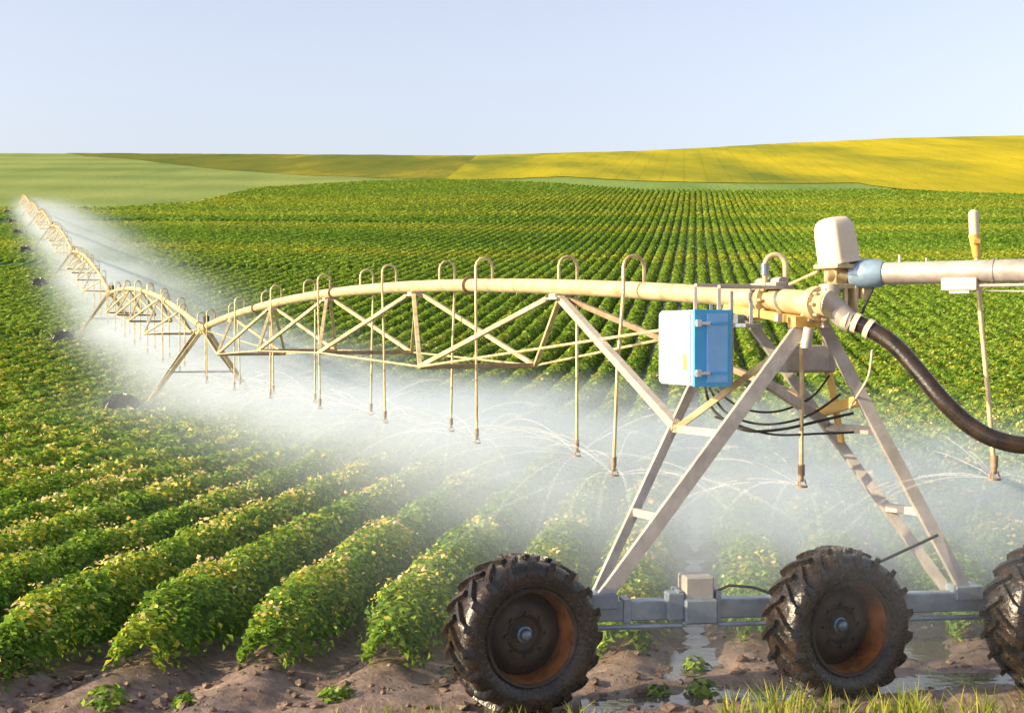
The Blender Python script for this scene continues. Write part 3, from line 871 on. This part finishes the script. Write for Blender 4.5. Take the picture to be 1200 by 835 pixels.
nozzles = []
SPAN_LABEL = ['cream arched pipe span nearest, from the near tower to the second tower with sprinkler drops',
              'cream arched pipe span second from the near tower, dropping to the dip on the left',
              'small cream pipe span third from the near tower on the slope',
              'distant pipe span fourth along the line climbing the hill', 'distant pipe span fifth along the line climbing the hill',
              'distant pipe span sixth along the line in white spray', 'most distant pipe span, at the top of the line near the left edge']
tops = [Vector((2.5, 12, 3.17))] + [Vector((x, y, float(H(x, y)) + 2.97)) for x, y in TW[1:]]
for i in range(7):
    a, b = tops[i], tops[i + 1]
    sp_ = empty('pipe_span', (a.x, a.y, 0 if i == 0 else float(H(a.x, a.y))))
    tag(sp_, SPAN_LABEL[i], 'pipe span', 'pipe spans of the irrigation line'); so = sp_.location.copy()
    dh = Vector((b.x - a.x, b.y - a.y, 0)); Ln = dh.length; dh.normalize(); cr = Vector((dh.y, -dh.x, 0))
    arch = .58 if i == 0 else .62

    def pp(s): return a + (b - a) * s + Vector((0, 0, arch * 4 * s * (1 - s)))
    full = i < 3
    near = i == 0
    pr = .092
    ss = [k / 40 for k in range(41)]
    pm_ = MB().tube([pp(s) for s in ss], pr, 20 if near else 8)
    joints = []
    for s in (.0195, .26, .5, .74, .97):
        c_ = pp(s); d_ = (pp(s + .002) - pp(s - .002)).normalized()
        joints.append(MB().tube([c_ - d_ * .012, c_ + d_ * .012], pr * 1.45, 16 if near else 8))
    plates = [.163, .34, .515, .68, .84]; nodes_ = [.25, .43, .60, .76]
    tr = MB(); struts = []; spread = []; rods = []
    nodeL, nodeR = [], []
    for s in nodes_:
        c_ = pp(s) - Vector((0, 0, 1.12)); nodeL.append(c_ - cr * .85); nodeR.append(c_ + cr * .85)
    gps = []
    for s in plates:
        gp = MB(); gps.append(gp); c_ = pp(s) - Vector((0, 0, pr + .05)); gp.frame_box(c_, dh * .22, cr * .13, Vector((0, 0, .012))); gp.frame_box(c_ + Vector((0, 0, .03)), dh * .10, cr * .10, Vector((0, 0, .03)))
        for sn, l_, r_ in zip(nodes_, nodeL, nodeR):
            if abs(sn - s) < .10:
                sg = 1 if sn > s else -1
                for e, sd in ((l_, -1), (r_, 1)): struts.append(MB().bar(c_ + dh * .18 * sg + cr * .08 * sd, e, .06, .06))
    for l_, r_ in zip(nodeL, nodeR): spread.append(MB().bar(l_, r_, .07, .07))
    for ns, sd in ((nodeL, -1), (nodeR, 1)):
        pts = [pp(.015) + cr * sd * .08 - Vector((0, 0, .12))] + ns + [pp(.985) + cr * sd * .08 - Vector((0, 0, .12))]
        rm_ = MB()
        for q0, q1 in zip(pts[:-1], pts[1:]): rm_.tube([q0, q1], .016, 6)
        rods.append(rm_)
    drops = []
    nd = 14
    for k in range(nd):
        s = (.008 if k == 0 else .094 + (k - 1) * .0695) if near else .03 + k * .072
        side = cr * (-1 if k % 2 else 1)
        base = pp(s); hang = float(H(base.x, base.y)) + 1.52
        dr = (random.uniform(-.05, .05), random.uniform(-.012, .012))
        if near and k == 1: dr = (-.12, 0)
        m_ = MB()
        if near and k == 0:
            tip = Vector((base.x + .1, base.y + .05, 1.68)); m_.tube([base + Vector((.1, .05, -.1)), tip], .02, 8)
        else: tip = gooseneck(m_, base + Vector((0, 0, .03)), side, hang, dr, .019 if near else .022, .24)
        drops.append((m_, tip)); nozzles.append((i, tip))
    if full:
        pm_.build('pipe', 'pipe', sp_, True, so)
        for q_ in joints: q_.build('pipe_flange', 'rust' if near else 'pipe', sp_, True, so)
        for q_ in gps: q_.build('truss_plate', 'steel', sp_, org=so)
        for q_ in struts: q_.build('truss_strut', 'pipe', sp_, org=so)
        for q_ in spread: q_.build('spreader_bar', 'rust', sp_, org=so)
        for q_ in rods: q_.build('truss_rod', 'pipe', sp_, True, so)
        for m_, tip in drops:
            d_ = m_.build('sprinkler_drop', 'pipe', sp_, True, so)
            nozzle_mb(tip).build('nozzle', 'rust', d_, True, so)
    else:
        for q_ in joints + gps + struts + spread + rods:
            pm_.add(q_.v, q_.f)
        for m_, tip in drops: pm_.add(m_.v, m_.f)
        pm_.build('pipe', 'pipe', sp_, True, so)

# pipe fittings at the near tower end (parts of the near span)
sp0 = [o for o in bpy.data.objects if o.name == 'pipe_span'][0]; so = sp0.location.copy()
m = MB(); c_ = pipe_pt(.0)
m.tube([pipe_pt(.012), pipe_pt(-.010)], .105, 20); m.tube([pipe_pt(-.003), pipe_pt(-.006)], .145, 20)
m.tube([pipe_pt(.0195) - P2 * .03, pipe_pt(.0195) + P2 * .03], .14, 20)
for k in range(8):
    a = 2 * math.pi * k / 8; e_ = CR * math.cos(a) * .124 + Vector((0, 0, math.sin(a) * .124))
    for s_ in (-.0075, .0175): m.tube([pipe_pt(s_) + e_ - P2 * .02, pipe_pt(s_) + e_ + P2 * .035], .013, 6)
m.build('end_collar', 'pipe', sp0, True, so)
m = MB(); hc = pipe_pt(.018) + Vector((0, 0, .12))
m.frame_box(hc, P2 * .22, CR * .09, Vector((0, 0, .03))); m.tube([hc + P2 * .2 + Vector((0, 0, .03)), hc - P2 * .2 + Vector((0, 0, .03))], .05, 10)
m.build('top_bracket', 'grey', sp0, True, so)
m = MB(); b_ = pipe_pt(.016) + Vector((0, 0, .12))
pts = [b_ + Vector((-.09, 0, 0)), b_ + Vector((-.09, 0, .16))] + [b_ + Vector((-.09 * math.cos(a), 0, .18 + .10 * math.sin(a))) for a in [math.pi * k / 8 for k in range(9)]] + [b_ + Vector((.09, 0, .10)), b_ + Vector((.09, 0, -.02))]
m.tube(pts, .025, 10); gn = m.build('gooseneck', 'pipe', sp0, True, so)
MB().tube([b_ + Vector((-.09, 0, .10)), b_ + Vector((-.09, 0, .20))], .038, 12).build('valve', 'beam', gn, True, so)

# ------------------------------------------------------------------ other towers
def far_tower(first):
    root = empty('drive_tower'); hz = 2.97
    MB().box((0, 0, .62), (4.5, .15, .16)).build('base_beam', 'beam', root)
    for sx in (-1, 1):
        for sy in (-1, 1):
            m = MB(); channel(m, (sx * 1.65, sy * .07, .68), (sx * .10, sy * .55, hz - .08), .11, .06, (0, sy, 0)); m.build('leg', 'pipe', root)
        MB().bar((sx * .92, .27, 1.72), (sx * .92, -.27, 1.72), .05).build('rung', 'leg', root)
    MB().bar((-1.0, .25, 1.65), (1.0, .25, 1.65), .05).build('leg_brace', 'leg', root)
    m = MB(); m.box((0, 0, .80), (.26, .26, .2)); m.box((0, 0, .62), (.3, .28, .2)); m.build('drive_motor', 'grey', root)
    m = MB(); m.box((0, 0, hz - .14), (.3, 1.25, .07)); m.tube([(0, -.2, hz), (0, .2, hz)], .13, 12); m.build('pipe_saddle', 'pipe', root)
    m = MB(); m.box((.12, .0, hz + .22), (.16, .2, .30)); m.tube([(.12, 0, hz + .05), (.12, 0, hz + .4)], .05, 8); m.build('tower_box', 'black', root)
    for sx in (-1, 1):
        w_ = copy_tree(wf); w_.parent = root; w_.location = (sx * 2.35, 0, .44)
    return root


wf = make_wheel(False)
TL = ['second drive tower, its dark wheels half sunk in spray among the crops',
      'third drive tower from the camera, small, on the left slope', 'fourth drive tower along the line, tiny, half in spray',
      'fifth drive tower along the line, tiny, on the hillside', 'sixth drive tower along the line, tiny, high on the hillside',
      'seventh drive tower along the line, tiny, near the left edge', 'farthest drive tower at the end of the line by the left edge']
ft = far_tower(True)
for ch in list(wf.children): bpy.data.objects.remove(ch)
bpy.data.objects.remove(wf)
for i in range(1, 8):
    o = ft if i == 1 else copy_tree(ft)
    x, y = TW[i]; d = Vector((TW[i][0] - TW[i - 1][0], TW[i][1] - TW[i - 1][1]))
    o.location = (x, y, float(H(x, y))); o.rotation_euler = (0, 0, math.atan2(d.y, d.x) - math.pi / 2)
    tag(o, TL[i - 1], 'drive tower', 'wheeled drive towers of the irrigation line')

# ------------------------------------------------------------------ control box
cb_ctr = Vector((1.80, 13.42, 0)); zt, zb = 3.108, 2.47
corner = at(813, 400, 11.9); corner.z = 0
DW, DT = .66, .345                                         # along the pipe, across it
cb = empty('control_box', corner + Vector((0, 0, zb))); co = cb.location.copy()
tag(cb, 'blue control cabinet, its side coloured pale as sunlit, hanging under the near pipe', 'control box')
ctr = corner + P2 * DW / 2 + CR * DT / 2
hz_ = (zt - zb) / 2; zc = (zt + zb) / 2
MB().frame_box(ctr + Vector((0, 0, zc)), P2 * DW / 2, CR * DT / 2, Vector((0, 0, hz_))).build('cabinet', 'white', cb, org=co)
dp = corner - P2 * .008 + CR * (DT / 2)
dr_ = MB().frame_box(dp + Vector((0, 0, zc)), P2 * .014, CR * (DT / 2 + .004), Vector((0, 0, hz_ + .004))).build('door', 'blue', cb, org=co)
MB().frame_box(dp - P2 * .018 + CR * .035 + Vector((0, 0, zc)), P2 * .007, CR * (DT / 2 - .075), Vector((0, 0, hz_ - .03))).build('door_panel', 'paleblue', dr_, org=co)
for z in (zt - .11, zb + .11):
    m = MB(); m.frame_box(dp - P2 * .03 - CR * .11 + Vector((0, 0, z)), P2 * .012, CR * .07, Vector((0, 0, .014))); m.frame_box(dp - P2 * .034 - CR * .15 + Vector((0, 0, z)), P2 * .016, CR * .022, Vector((0, 0, .03)))
    m.build('latch', 'chrome', dr_, org=co)
    MB().frame_box(dp - P2 * .03 + CR * .05 + Vector((0, 0, z)), P2 * .008, CR * .075, Vector((0, 0, .011))).build('hinge_strap', 'blue', dr_, org=co)
MB().frame_box(corner + P2 * .13 - CR * .016 + Vector((0, 0, zb + .20)), P2 * .035, CR * .004, Vector((0, 0, .065))).build('sticker', 'sticker', cb, org=co)
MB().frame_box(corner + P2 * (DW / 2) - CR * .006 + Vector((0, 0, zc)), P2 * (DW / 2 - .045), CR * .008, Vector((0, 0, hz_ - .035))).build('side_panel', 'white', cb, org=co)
for s_, nm in ((.14, 'hanger_strap'), (.56, 'hanger_strap')):
    p = corner + P2 * s_ + CR * (DT - .03)
    q = pipe_pt((p - A0).dot(P2) / SPAN)
    m = MB(); m.bar(Vector((p.x, p.y, zt - .3)), Vector((p.x, p.y, q.z + .10)), .05, .03); m.bar(Vector((p.x, p.y, q.z + .115)), q + Vector((0, 0, .115)), .05, .03); m.tube([q - P2 * .03, q + P2 * .03], .102, 18)
    m.build(nm, 'grey', cb, org=co)
m = MB(); b0_ = corner + CR * (DT + .02) + P2 * .02; m.bar(b0_ + Vector((0, 0, zb + .02)), b0_ + Vector((0, 0, zt + .16)), .05, .03, BD); m.build('hanger_bracket', 'grey', cb, org=co)

# grey junction box between the legs
j0 = at(946, 420, 12.55)
jb = empty('junction_box', j0); tag(jb, 'plain grey metal box behind the tower legs below the pipe end', 'junction box')
MB().box(j0, (.46, .2, .24), R(12)).build('housing', 'grey', jb, org=j0)
MB().box(j0 + Vector((-.02, -.105, .0)), (.40, .012, .19), R(12)).build('cover', 'leg', jb, org=j0)
m = MB()
for k in (-.15, .15): m.bar(j0 + Vector((k, 0, .1)), j0 + Vector((k, 0, .42)), .03, .03)
m.build('bracket', 'grey', jb, org=j0)

# ------------------------------------------------------------------ swivel joint with motor hood
sv = empty('swivel_joint', (2.70, 11.9, 3.1)); vo = sv.location.copy()
tag(sv, 'cream hooded swivel joint standing on the pipe end above the hose', 'swivel joint')
hc = at(979, 283, 11.9)
m = MB(); prof = []
hw, hd, hb_, ht = .125, .15, hc.z - .19, hc.z + .20
ang = R(28); ux = Vector((math.cos(ang), math.sin(ang), 0)); uy = Vector((-math.sin(ang), math.cos(ang), 0))
rings = []
for z, sc in ((hb_, 1.06), (hb_ + .02, 1.06), (hb_ + .022, 1.0), (hb_ + .24, .97), (hb_ + .31, .93), (hb_ + .355, .83), (hb_ + .38, .66), (hb_ + .392, .40), (hb_ + .396, .0)):
    ring = []
    for k in range(28):
        a = 2 * math.pi * k / 28; ca, sa = math.cos(a), math.sin(a)
        ex = math.copysign(abs(ca) ** .3, ca) * hw; ey = math.copysign(abs(sa) ** .3, sa) * hd
        ring.append(Vector((hc.x, hc.y, z)) + ux * ex * sc + uy * ey * sc)
    rings.append([hc + Matrix.Rotation(R(-9), 3, 'Y') @ (v_ - hc) for v_ in ring])
fs = [(j * 28 + k, j * 28 + (k + 1) % 28, (j + 1) * 28 + (k + 1) % 28, (j + 1) * 28 + k) for j in range(len(rings) - 1) for k in range(28)]
m.add([v for r_ in rings for v in r_], fs + [tuple(range(27, -1, -1))])
m.build('motor_hood', 'cream', sv, True, vo)
m = MB(); b0 = Vector((hc.x + .02, hc.y + .02, 0))
zz = hb_
m.box(b0 + Vector((.03, 0, zz - .02)), (.34, .30, .035), ang)
m.box(b0 + Vector((.0, 0, zz - .10)), (.17, .16, .13), ang); m.tube([b0 + Vector((-.10, -.06, zz - .10)), b0 + Vector((.06, -.06, zz - .10))], .045, 12)
m.box(b0 + Vector((.02, 0, zz - .185)), (.26, .24, .04), ang)
m.build('gear_unit', 'pipe', sv, True, vo)
m = MB()
m.box(b0 + Vector((.17, .02, zz - .14)), (.07, .24, .30), ang)
m.box(b0 + Vector((.04, -.11, zz - .30)), (.035, .03, .26), ang); m.box(b0 + Vector((.12, -.05, zz - .30)), (.03, .10, .28), ang); m.box(b0 + Vector((-.08, .05, zz - .30)), (.04, .12, .26), ang)
m.build('swivel_frame', 'pipe', sv, True, vo)
m = MB(); e0 = pipe_pt(-.006); 
m.tube([pipe_pt(-.004), e0 - P2 * .10 + Vector((0, 0, 0)), Vector((2.66, 11.78, 3.13)), Vector((2.74, 11.74, 3.04)), Vector((2.80, 11.72, 3.0))], [.11, .108, .10, .095, .085], 18)
m.tube([Vector((2.64, 11.82, 3.17)), Vector((2.64, 11.82, 3.32))], .085, 18)
for k in range(5):
    c_ = at(912 + k * 18, 372 + (k % 2) * 5, 11.95); m.box(c_, (.05, .07, .07 + .03 * (k % 2)), .3)
m.tube([at(948, 384, 11.85), at(944, 408, 11.85)], .045, 12)
m.build('elbow_casting', 'steel', sv, True, vo)
MB().tube([at(958, 318, 11.8), at(925, 333, 12.1)], .012, 8).build('tie_rod', 'pipe', sv, True, vo)

# ------------------------------------------------------------------ pale pipe of the corner arm
q0 = at(1012, 321, 11.85); qd = Vector((.85, -.53, 0)).normalized()
ca_ = empty('corner_arm_pipe', (q0.x, q0.y, q0.z)); ao = ca_.location.copy()
tag(ca_, 'pale grey straight pipe leaving the swivel joint through the right photo edge', 'pipe')
m = MB(); m.tube([q0 + qd * .12, q0 + qd * 9.0], .092, 24)
for k in (1.05, 4.2, 7.4): m.tube([q0 + qd * k - qd * .012, q0 + qd * k + qd * .012], .098, 24)
m.tube([q0 + qd * .30, q0 + qd * .30 + Vector((0, 0, .15))], .014, 8); m.tube([q0 + qd * .52, q0 + qd * .52 + Vector((0, 0, .12))], .010, 8)
m.build('pipe', 'pale_pipe', ca_, True, ao)
m = MB(); m.tube([q0 - qd * .10, q0 + qd * .02, q0 + qd * .12, q0 + qd * .17], [.115, .125, .118, .10], 24); m.build('coupling', 'coupling', ca_, True, ao)
qc = qd.cross(Vector((0, 0, 1)))
m = MB(); c_ = q0 + qd * .80 + Vector((0, 0, -.10)) + qc * .04; m.frame_box(c_, qd * .14, qc * .045, Vector((0, 0, .05))); m.frame_box(c_ + qd * .0 + Vector((0, 0, -.06)), qd * .08, qc * .03, Vector((0, 0, .015)))
m.build('bracket', 'cream', ca_, org=ao)
m = MB(); m.tube([q0 + qd * .9 + Vector((0, 0, -.115)) + qc * .05, q0 + qd * 9 + Vector((0, 0, -.115)) + qc * .05], .014, 8); m.build('conduit', 'pale_pipe', ca_, True, ao)
m = MB(); m.tube([q0 + qd * .95 + Vector((0, 0, -.15)), q0 + qd * 3 + Vector((0, 0, -.22)), q0 + qd * 9 + Vector((0, 0, -.22))], .007, 6); m.build('cable', 'cream', ca_, True, ao)
dtop = at(1140, 246, 11.75); dmid = at(1144, 300, 11.75); dlow = at(1166, 548, 11.6)
m = MB(); m.tube([dmid, at(1148, 360, 11.74), at(1157, 450, 11.67), dlow], .021, 10); d_ = m.build('sprinkler_drop', 'pipe', ca_, True, ao)
m = MB(); m.tube([dtop + Vector((0, 0, .0)), dtop + Vector((0, 0, -.02)), at(1141, 275, 11.75)], [.02, .042, .042], 12); m.build('regulator', 'cream', d_, True, ao)
m = MB(); m.tube([at(1141, 275, 11.75), at(1144, 301, 11.75)], [.05, .03], 12); m.frame_box(at(1143, 283, 11.72), (.03, 0, 0), (0, .03, 0), (0, 0, .02)); m.build('coupler', 'amber', d_, True, ao)
nozzle_mb(dlow).build('nozzle', 'rust', d_, True, ao); nozzles.append((0, dlow))
for k in range(1, 4): nozzles.append((0, dlow + qd * 0 + Vector((2.4 * k, .7 * k, -.1))))

# ------------------------------------------------------------------ hose and cables
hp = [(982, 371, 11.75), (1000, 377, 11.70), (1024, 388, 11.62), (1050, 406, 11.5), (1078, 437, 11.35), (1106, 470, 11.2), (1138, 499, 11.1), (1172, 516, 11.0), (1212, 521, 10.95), (1262, 507, 10.9), (1312, 462, 10.85), (1352, 390, 10.8), (1372, 325, 10.75)]


def smooth_pts(P, n=8):
    out = []
    for i in range(len(P) - 1):
        p0, p1, p2, p3 = P[max(i - 1, 0)], P[i], P[i + 1], P[min(i + 2, len(P) - 1)]
        for k in range(n):
            t = k / n
            out.append(.5 * ((2 * p1) + (p2 - p0) * t + (2 * p0 - 5 * p1 + 4 * p2 - p3) * t * t + (3 * p1 - p0 - 3 * p2 + p3) * t ** 3))
    return out + [P[-1]]


hpts = smooth_pts([at(*p) for p in hp], 14)
hs = empty('water_hose', hpts[0]); ho = hs.location.copy(); tag(hs, 'thick black wet hose sagging from the swivel joint to the right', 'hose')
hr = [.068 + .0035 * math.sin(i * math.pi) + (.003 if i % 2 else 0) for i in range(len(hpts))]
MB().tube(hpts, hr, 20).build('hose_body', 'hose', hs, True, ho)
for i in (8, 16, 25):
    d = (hpts[i + 1] - hpts[i - 1]).normalized(); MB().tube([hpts[i] - d * .022, hpts[i] + d * .022], .085, 20).build('hose_clamp', 'cream', hs, True, ho)
for nm, pts, r, lab in (
        ('cable', [(826, 452, 12.9), (836, 480, 12.6), (870, 503, 12.3), (915, 503, 12.3), (965, 492, 12.3), (1000, 484, 12.4)], .013, 'black cable loop sagging deepest between the tower legs'),
        ('cable', [(832, 455, 12.9), (852, 484, 12.5), (895, 497, 12.35), (945, 488, 12.3), (985, 462, 12.4)], .011, 'black cable loop just above the deepest one between the legs'),
        ('cable', [(838, 456, 12.9), (870, 478, 12.5), (910, 482, 12.4), (950, 466, 12.4), (972, 440, 12.45)], .010, 'topmost black cable loop sagging from under the control box'),
        ('cable', [(838, 488, 12.5), (900, 508, 12.3), (960, 508, 12.3), (1028, 505, 12.35)], .010, 'black cable running flat to the right tower leg'),
        ('cable', [(1022, 410, 11.7), (1018, 440, 11.8), (1006, 462, 12.0), (996, 478, 12.2)], .010, 'thin pale cable hanging from the hose end beside the right leg')):
    P_ = smooth_pts([at(*p) for p in pts], 8)
    o = MB().tube(P_, r, 8).build(nm, 'cream' if 'pale' in lab else 'cable', None, True, P_[0]); o.location = P_[0]
    tag(o, lab, 'cable', 'cables between the tower legs')
P_ = smooth_pts([at(*p) for p in [(1024, 335, 11.8), (1016, 352, 11.8), (1008, 372, 11.8)]], 6)
o = MB().tube(P_, .012, 8).build('cable', 'cable', None, True, P_[0]); o.location = P_[0]; tag(o, 'short black cable from the blue coupling down to the hose', 'cable', 'cables between the tower legs')

# ------------------------------------------------------------------ spray: jets and mist
jv, jf, jt = [], [], []
for i, tip in nozzles:
    if i > 2: continue
    nj = 16 if i == 0 else 8
    rot = random.random() * 6
    for k in range(nj):
        a = rot + 2 * math.pi * k / nj + random.uniform(-.15, .15)
        el = R(random.choice([2, 6, 10, 16, 24, 32])); v = random.uniform(4.5, 6.5)
        if i == 0 and tip.y < 12.6:
            a = math.pi * (.05 + .9 * k / nj); v *= .75
        n_ = 5 if i == 0 else 4; o_ = len(jv) * 1
        side = Vector((-math.sin(a), math.cos(a), 0)); d_ = Vector((math.cos(a), math.sin(a), 0))
        for j in range(12):
            t = j * .042; rr_ = v * math.cos(el) * t * (1 - .25 * t); r_ = (.0022 + .0018 * j) * (1 if i == 0 else 1.5)
            c_ = tip + d_ * rr_ + Vector((0, 0, -.09 + v * math.sin(el) * t - 4.4 * t * t))
            for q in range(n_):
                b_ = 2 * math.pi * q / n_; jv.append(c_ + side * math.cos(b_) * r_ + Vector((0, 0, math.sin(b_) * r_))); jt.append(max(0., 1 - j / 11.) ** .8)
        for j in range(11):
            for q in range(n_): jf.append((o_ + j * n_ + q, o_ + j * n_ + (q + 1) % n_, o_ + (j + 1) * n_ + (q + 1) % n_, o_ + (j + 1) * n_ + q))
tag(npmesh('water_jets', np.array([tuple(v) for v in jv]), np.array(jf), ['jet'], None, np.array(jt), smooth=True), 'thin white jets of water fanning out from the sprinkler nozzles', 'water spray', kind='stuff')

ML = ['bright white spray drifting under the near pipe span and behind the near tower', 'white spray over the crop under the second pipe span',
      'white spray under the third pipe span on the slope', 'white spray haze along the fourth pipe span', 'white spray haze along the fifth pipe span',
      'white spray haze along the sixth pipe span', 'white spray haze around the farthest pipe span']
for i in range(7):
    a = Vector((TW[i][0], TW[i][1], float(H(*TW[i])))); b = Vector((TW[i + 1][0], TW[i + 1][1], float(H(*TW[i + 1]))))
    d = b - a; Ln = d.length; ux_ = d.normalized(); uy_ = Vector((0, 0, 1)).cross(ux_).normalized(); uz_ = ux_.cross(uy_)
    # object frame: x along the span, y to the LEFT of it, z up from the ground
    x0, x1 = (-1.6 if i == 0 else .02), Ln - .02
    yl, yr = (9.5, -15) if i == 0 else (9, -12)
    zt_ = 3.4 if i == 0 else 5.2
    m = MB(); m.add([(x, y, z) for x in (x0, x1) for y in (yr, yl) for z in (-1.0, zt_)],
                    [(0, 1, 3, 2), (4, 6, 7, 5), (0, 4, 5, 1), (2, 3, 7, 6), (0, 2, 6, 4), (1, 5, 7, 3)])
    mt_ = mat_mist('spray_mist_%d' % i, [.42, .28, .15, .095, .075, .06, .055][i], -1.3 if i == 0 else -.8,
                   6.0 if i == 0 else 4.6, 2.7 if i == 0 else 2.0, [1.9, 2.3, 3.2, 3.6, 3.8, 4.0, 4.0][i], 0 if i < 2 else -.02,
                   (-.9, 2.6, .38) if i == 0 else None, .22, .6 if i == 0 else .38, .22 if i < 2 else .5)
    o = m.build('spray_mist', mt_)
    o.matrix_world = Matrix(((ux_.x, uy_.x, uz_.x, a.x), (ux_.y, uy_.y, uz_.y, a.y), (ux_.z, uy_.z, uz_.z, a.z), (0, 0, 0, 1)))
    tag(o, ML[i], 'spray', kind='stuff')

# ------------------------------------------------------------------ light, sky, camera
SUN = Vector((-.97, -.25, .39)).normalized()
el = math.asin(SUN.z); az = math.atan2(SUN.x, SUN.y)
w = bpy.data.worlds.new('World'); scn.world = w; w.use_nodes = True
nt = w.node_tree; bg = nt.nodes['Background']
sky = nt.nodes.new('ShaderNodeTexSky'); sky.sky_type = 'NISHITA'; sky.sun_disc = False
sky.sun_elevation = el; sky.sun_rotation = az; sky.air_density = 1.0; sky.dust_density = 2.4; sky.ozone_density = 2.0
hs_ = nt.nodes.new('ShaderNodeHueSaturation'); hs_.inputs['Saturation'].default_value = .60; hs_.inputs['Value'].default_value = .93; nt.links.new(sky.outputs[0], hs_.inputs['Color']); tn_ = nt.nodes.new('ShaderNodeMix'); tn_.data_type = 'RGBA'; tn_.blend_type = 'MULTIPLY'; tn_.inputs[0].default_value = 1; tn_.inputs[7].default_value = (1, .935, .96, 1); nt.links.new(hs_.outputs[0], tn_.inputs[6]); nt.links.new(tn_.outputs[2], bg.inputs[0]); bg.inputs[1].default_value = .15
sl = bpy.data.lights.new('sun', 'SUN'); sl.energy = 4.6; sl.angle = R(.6); sl.color = (1, .82, .50)
so_ = bpy.data.objects.new('sun', sl); C.objects.link(so_); so_.rotation_euler = (-SUN).to_track_quat('-Z', 'Y').to_euler(); so_.location = (-40, -20, 40)
cam = bpy.data.cameras.new('camera'); cam.sensor_width = 36; cam.lens = 36 * F / 1200; cam.clip_start = .1; cam.clip_end = 6000
co_ = bpy.data.objects.new('camera', cam); C.objects.link(co_); co_.location = (0, 0, CH)
co_.rotation_euler = (R(90) - math.atan(29.5 / F), 0, 0); scn.camera = co_
scn.view_settings.view_transform = 'Standard'; scn.view_settings.look = 'None'; scn.view_settings.exposure = 1.0; scn.view_settings.gamma = 1
scn.view_settings.use_curve_mapping = False
cy = scn.cycles; cy.max_bounces = 8; cy.volume_bounces = 4; cy.transparent_max_bounces = 24; cy.use_denoising = True; cy.volume_max_steps = 256
cy.sample_clamp_indirect = 6
scn.render.resolution_x = 1024; scn.render.resolution_y = 712
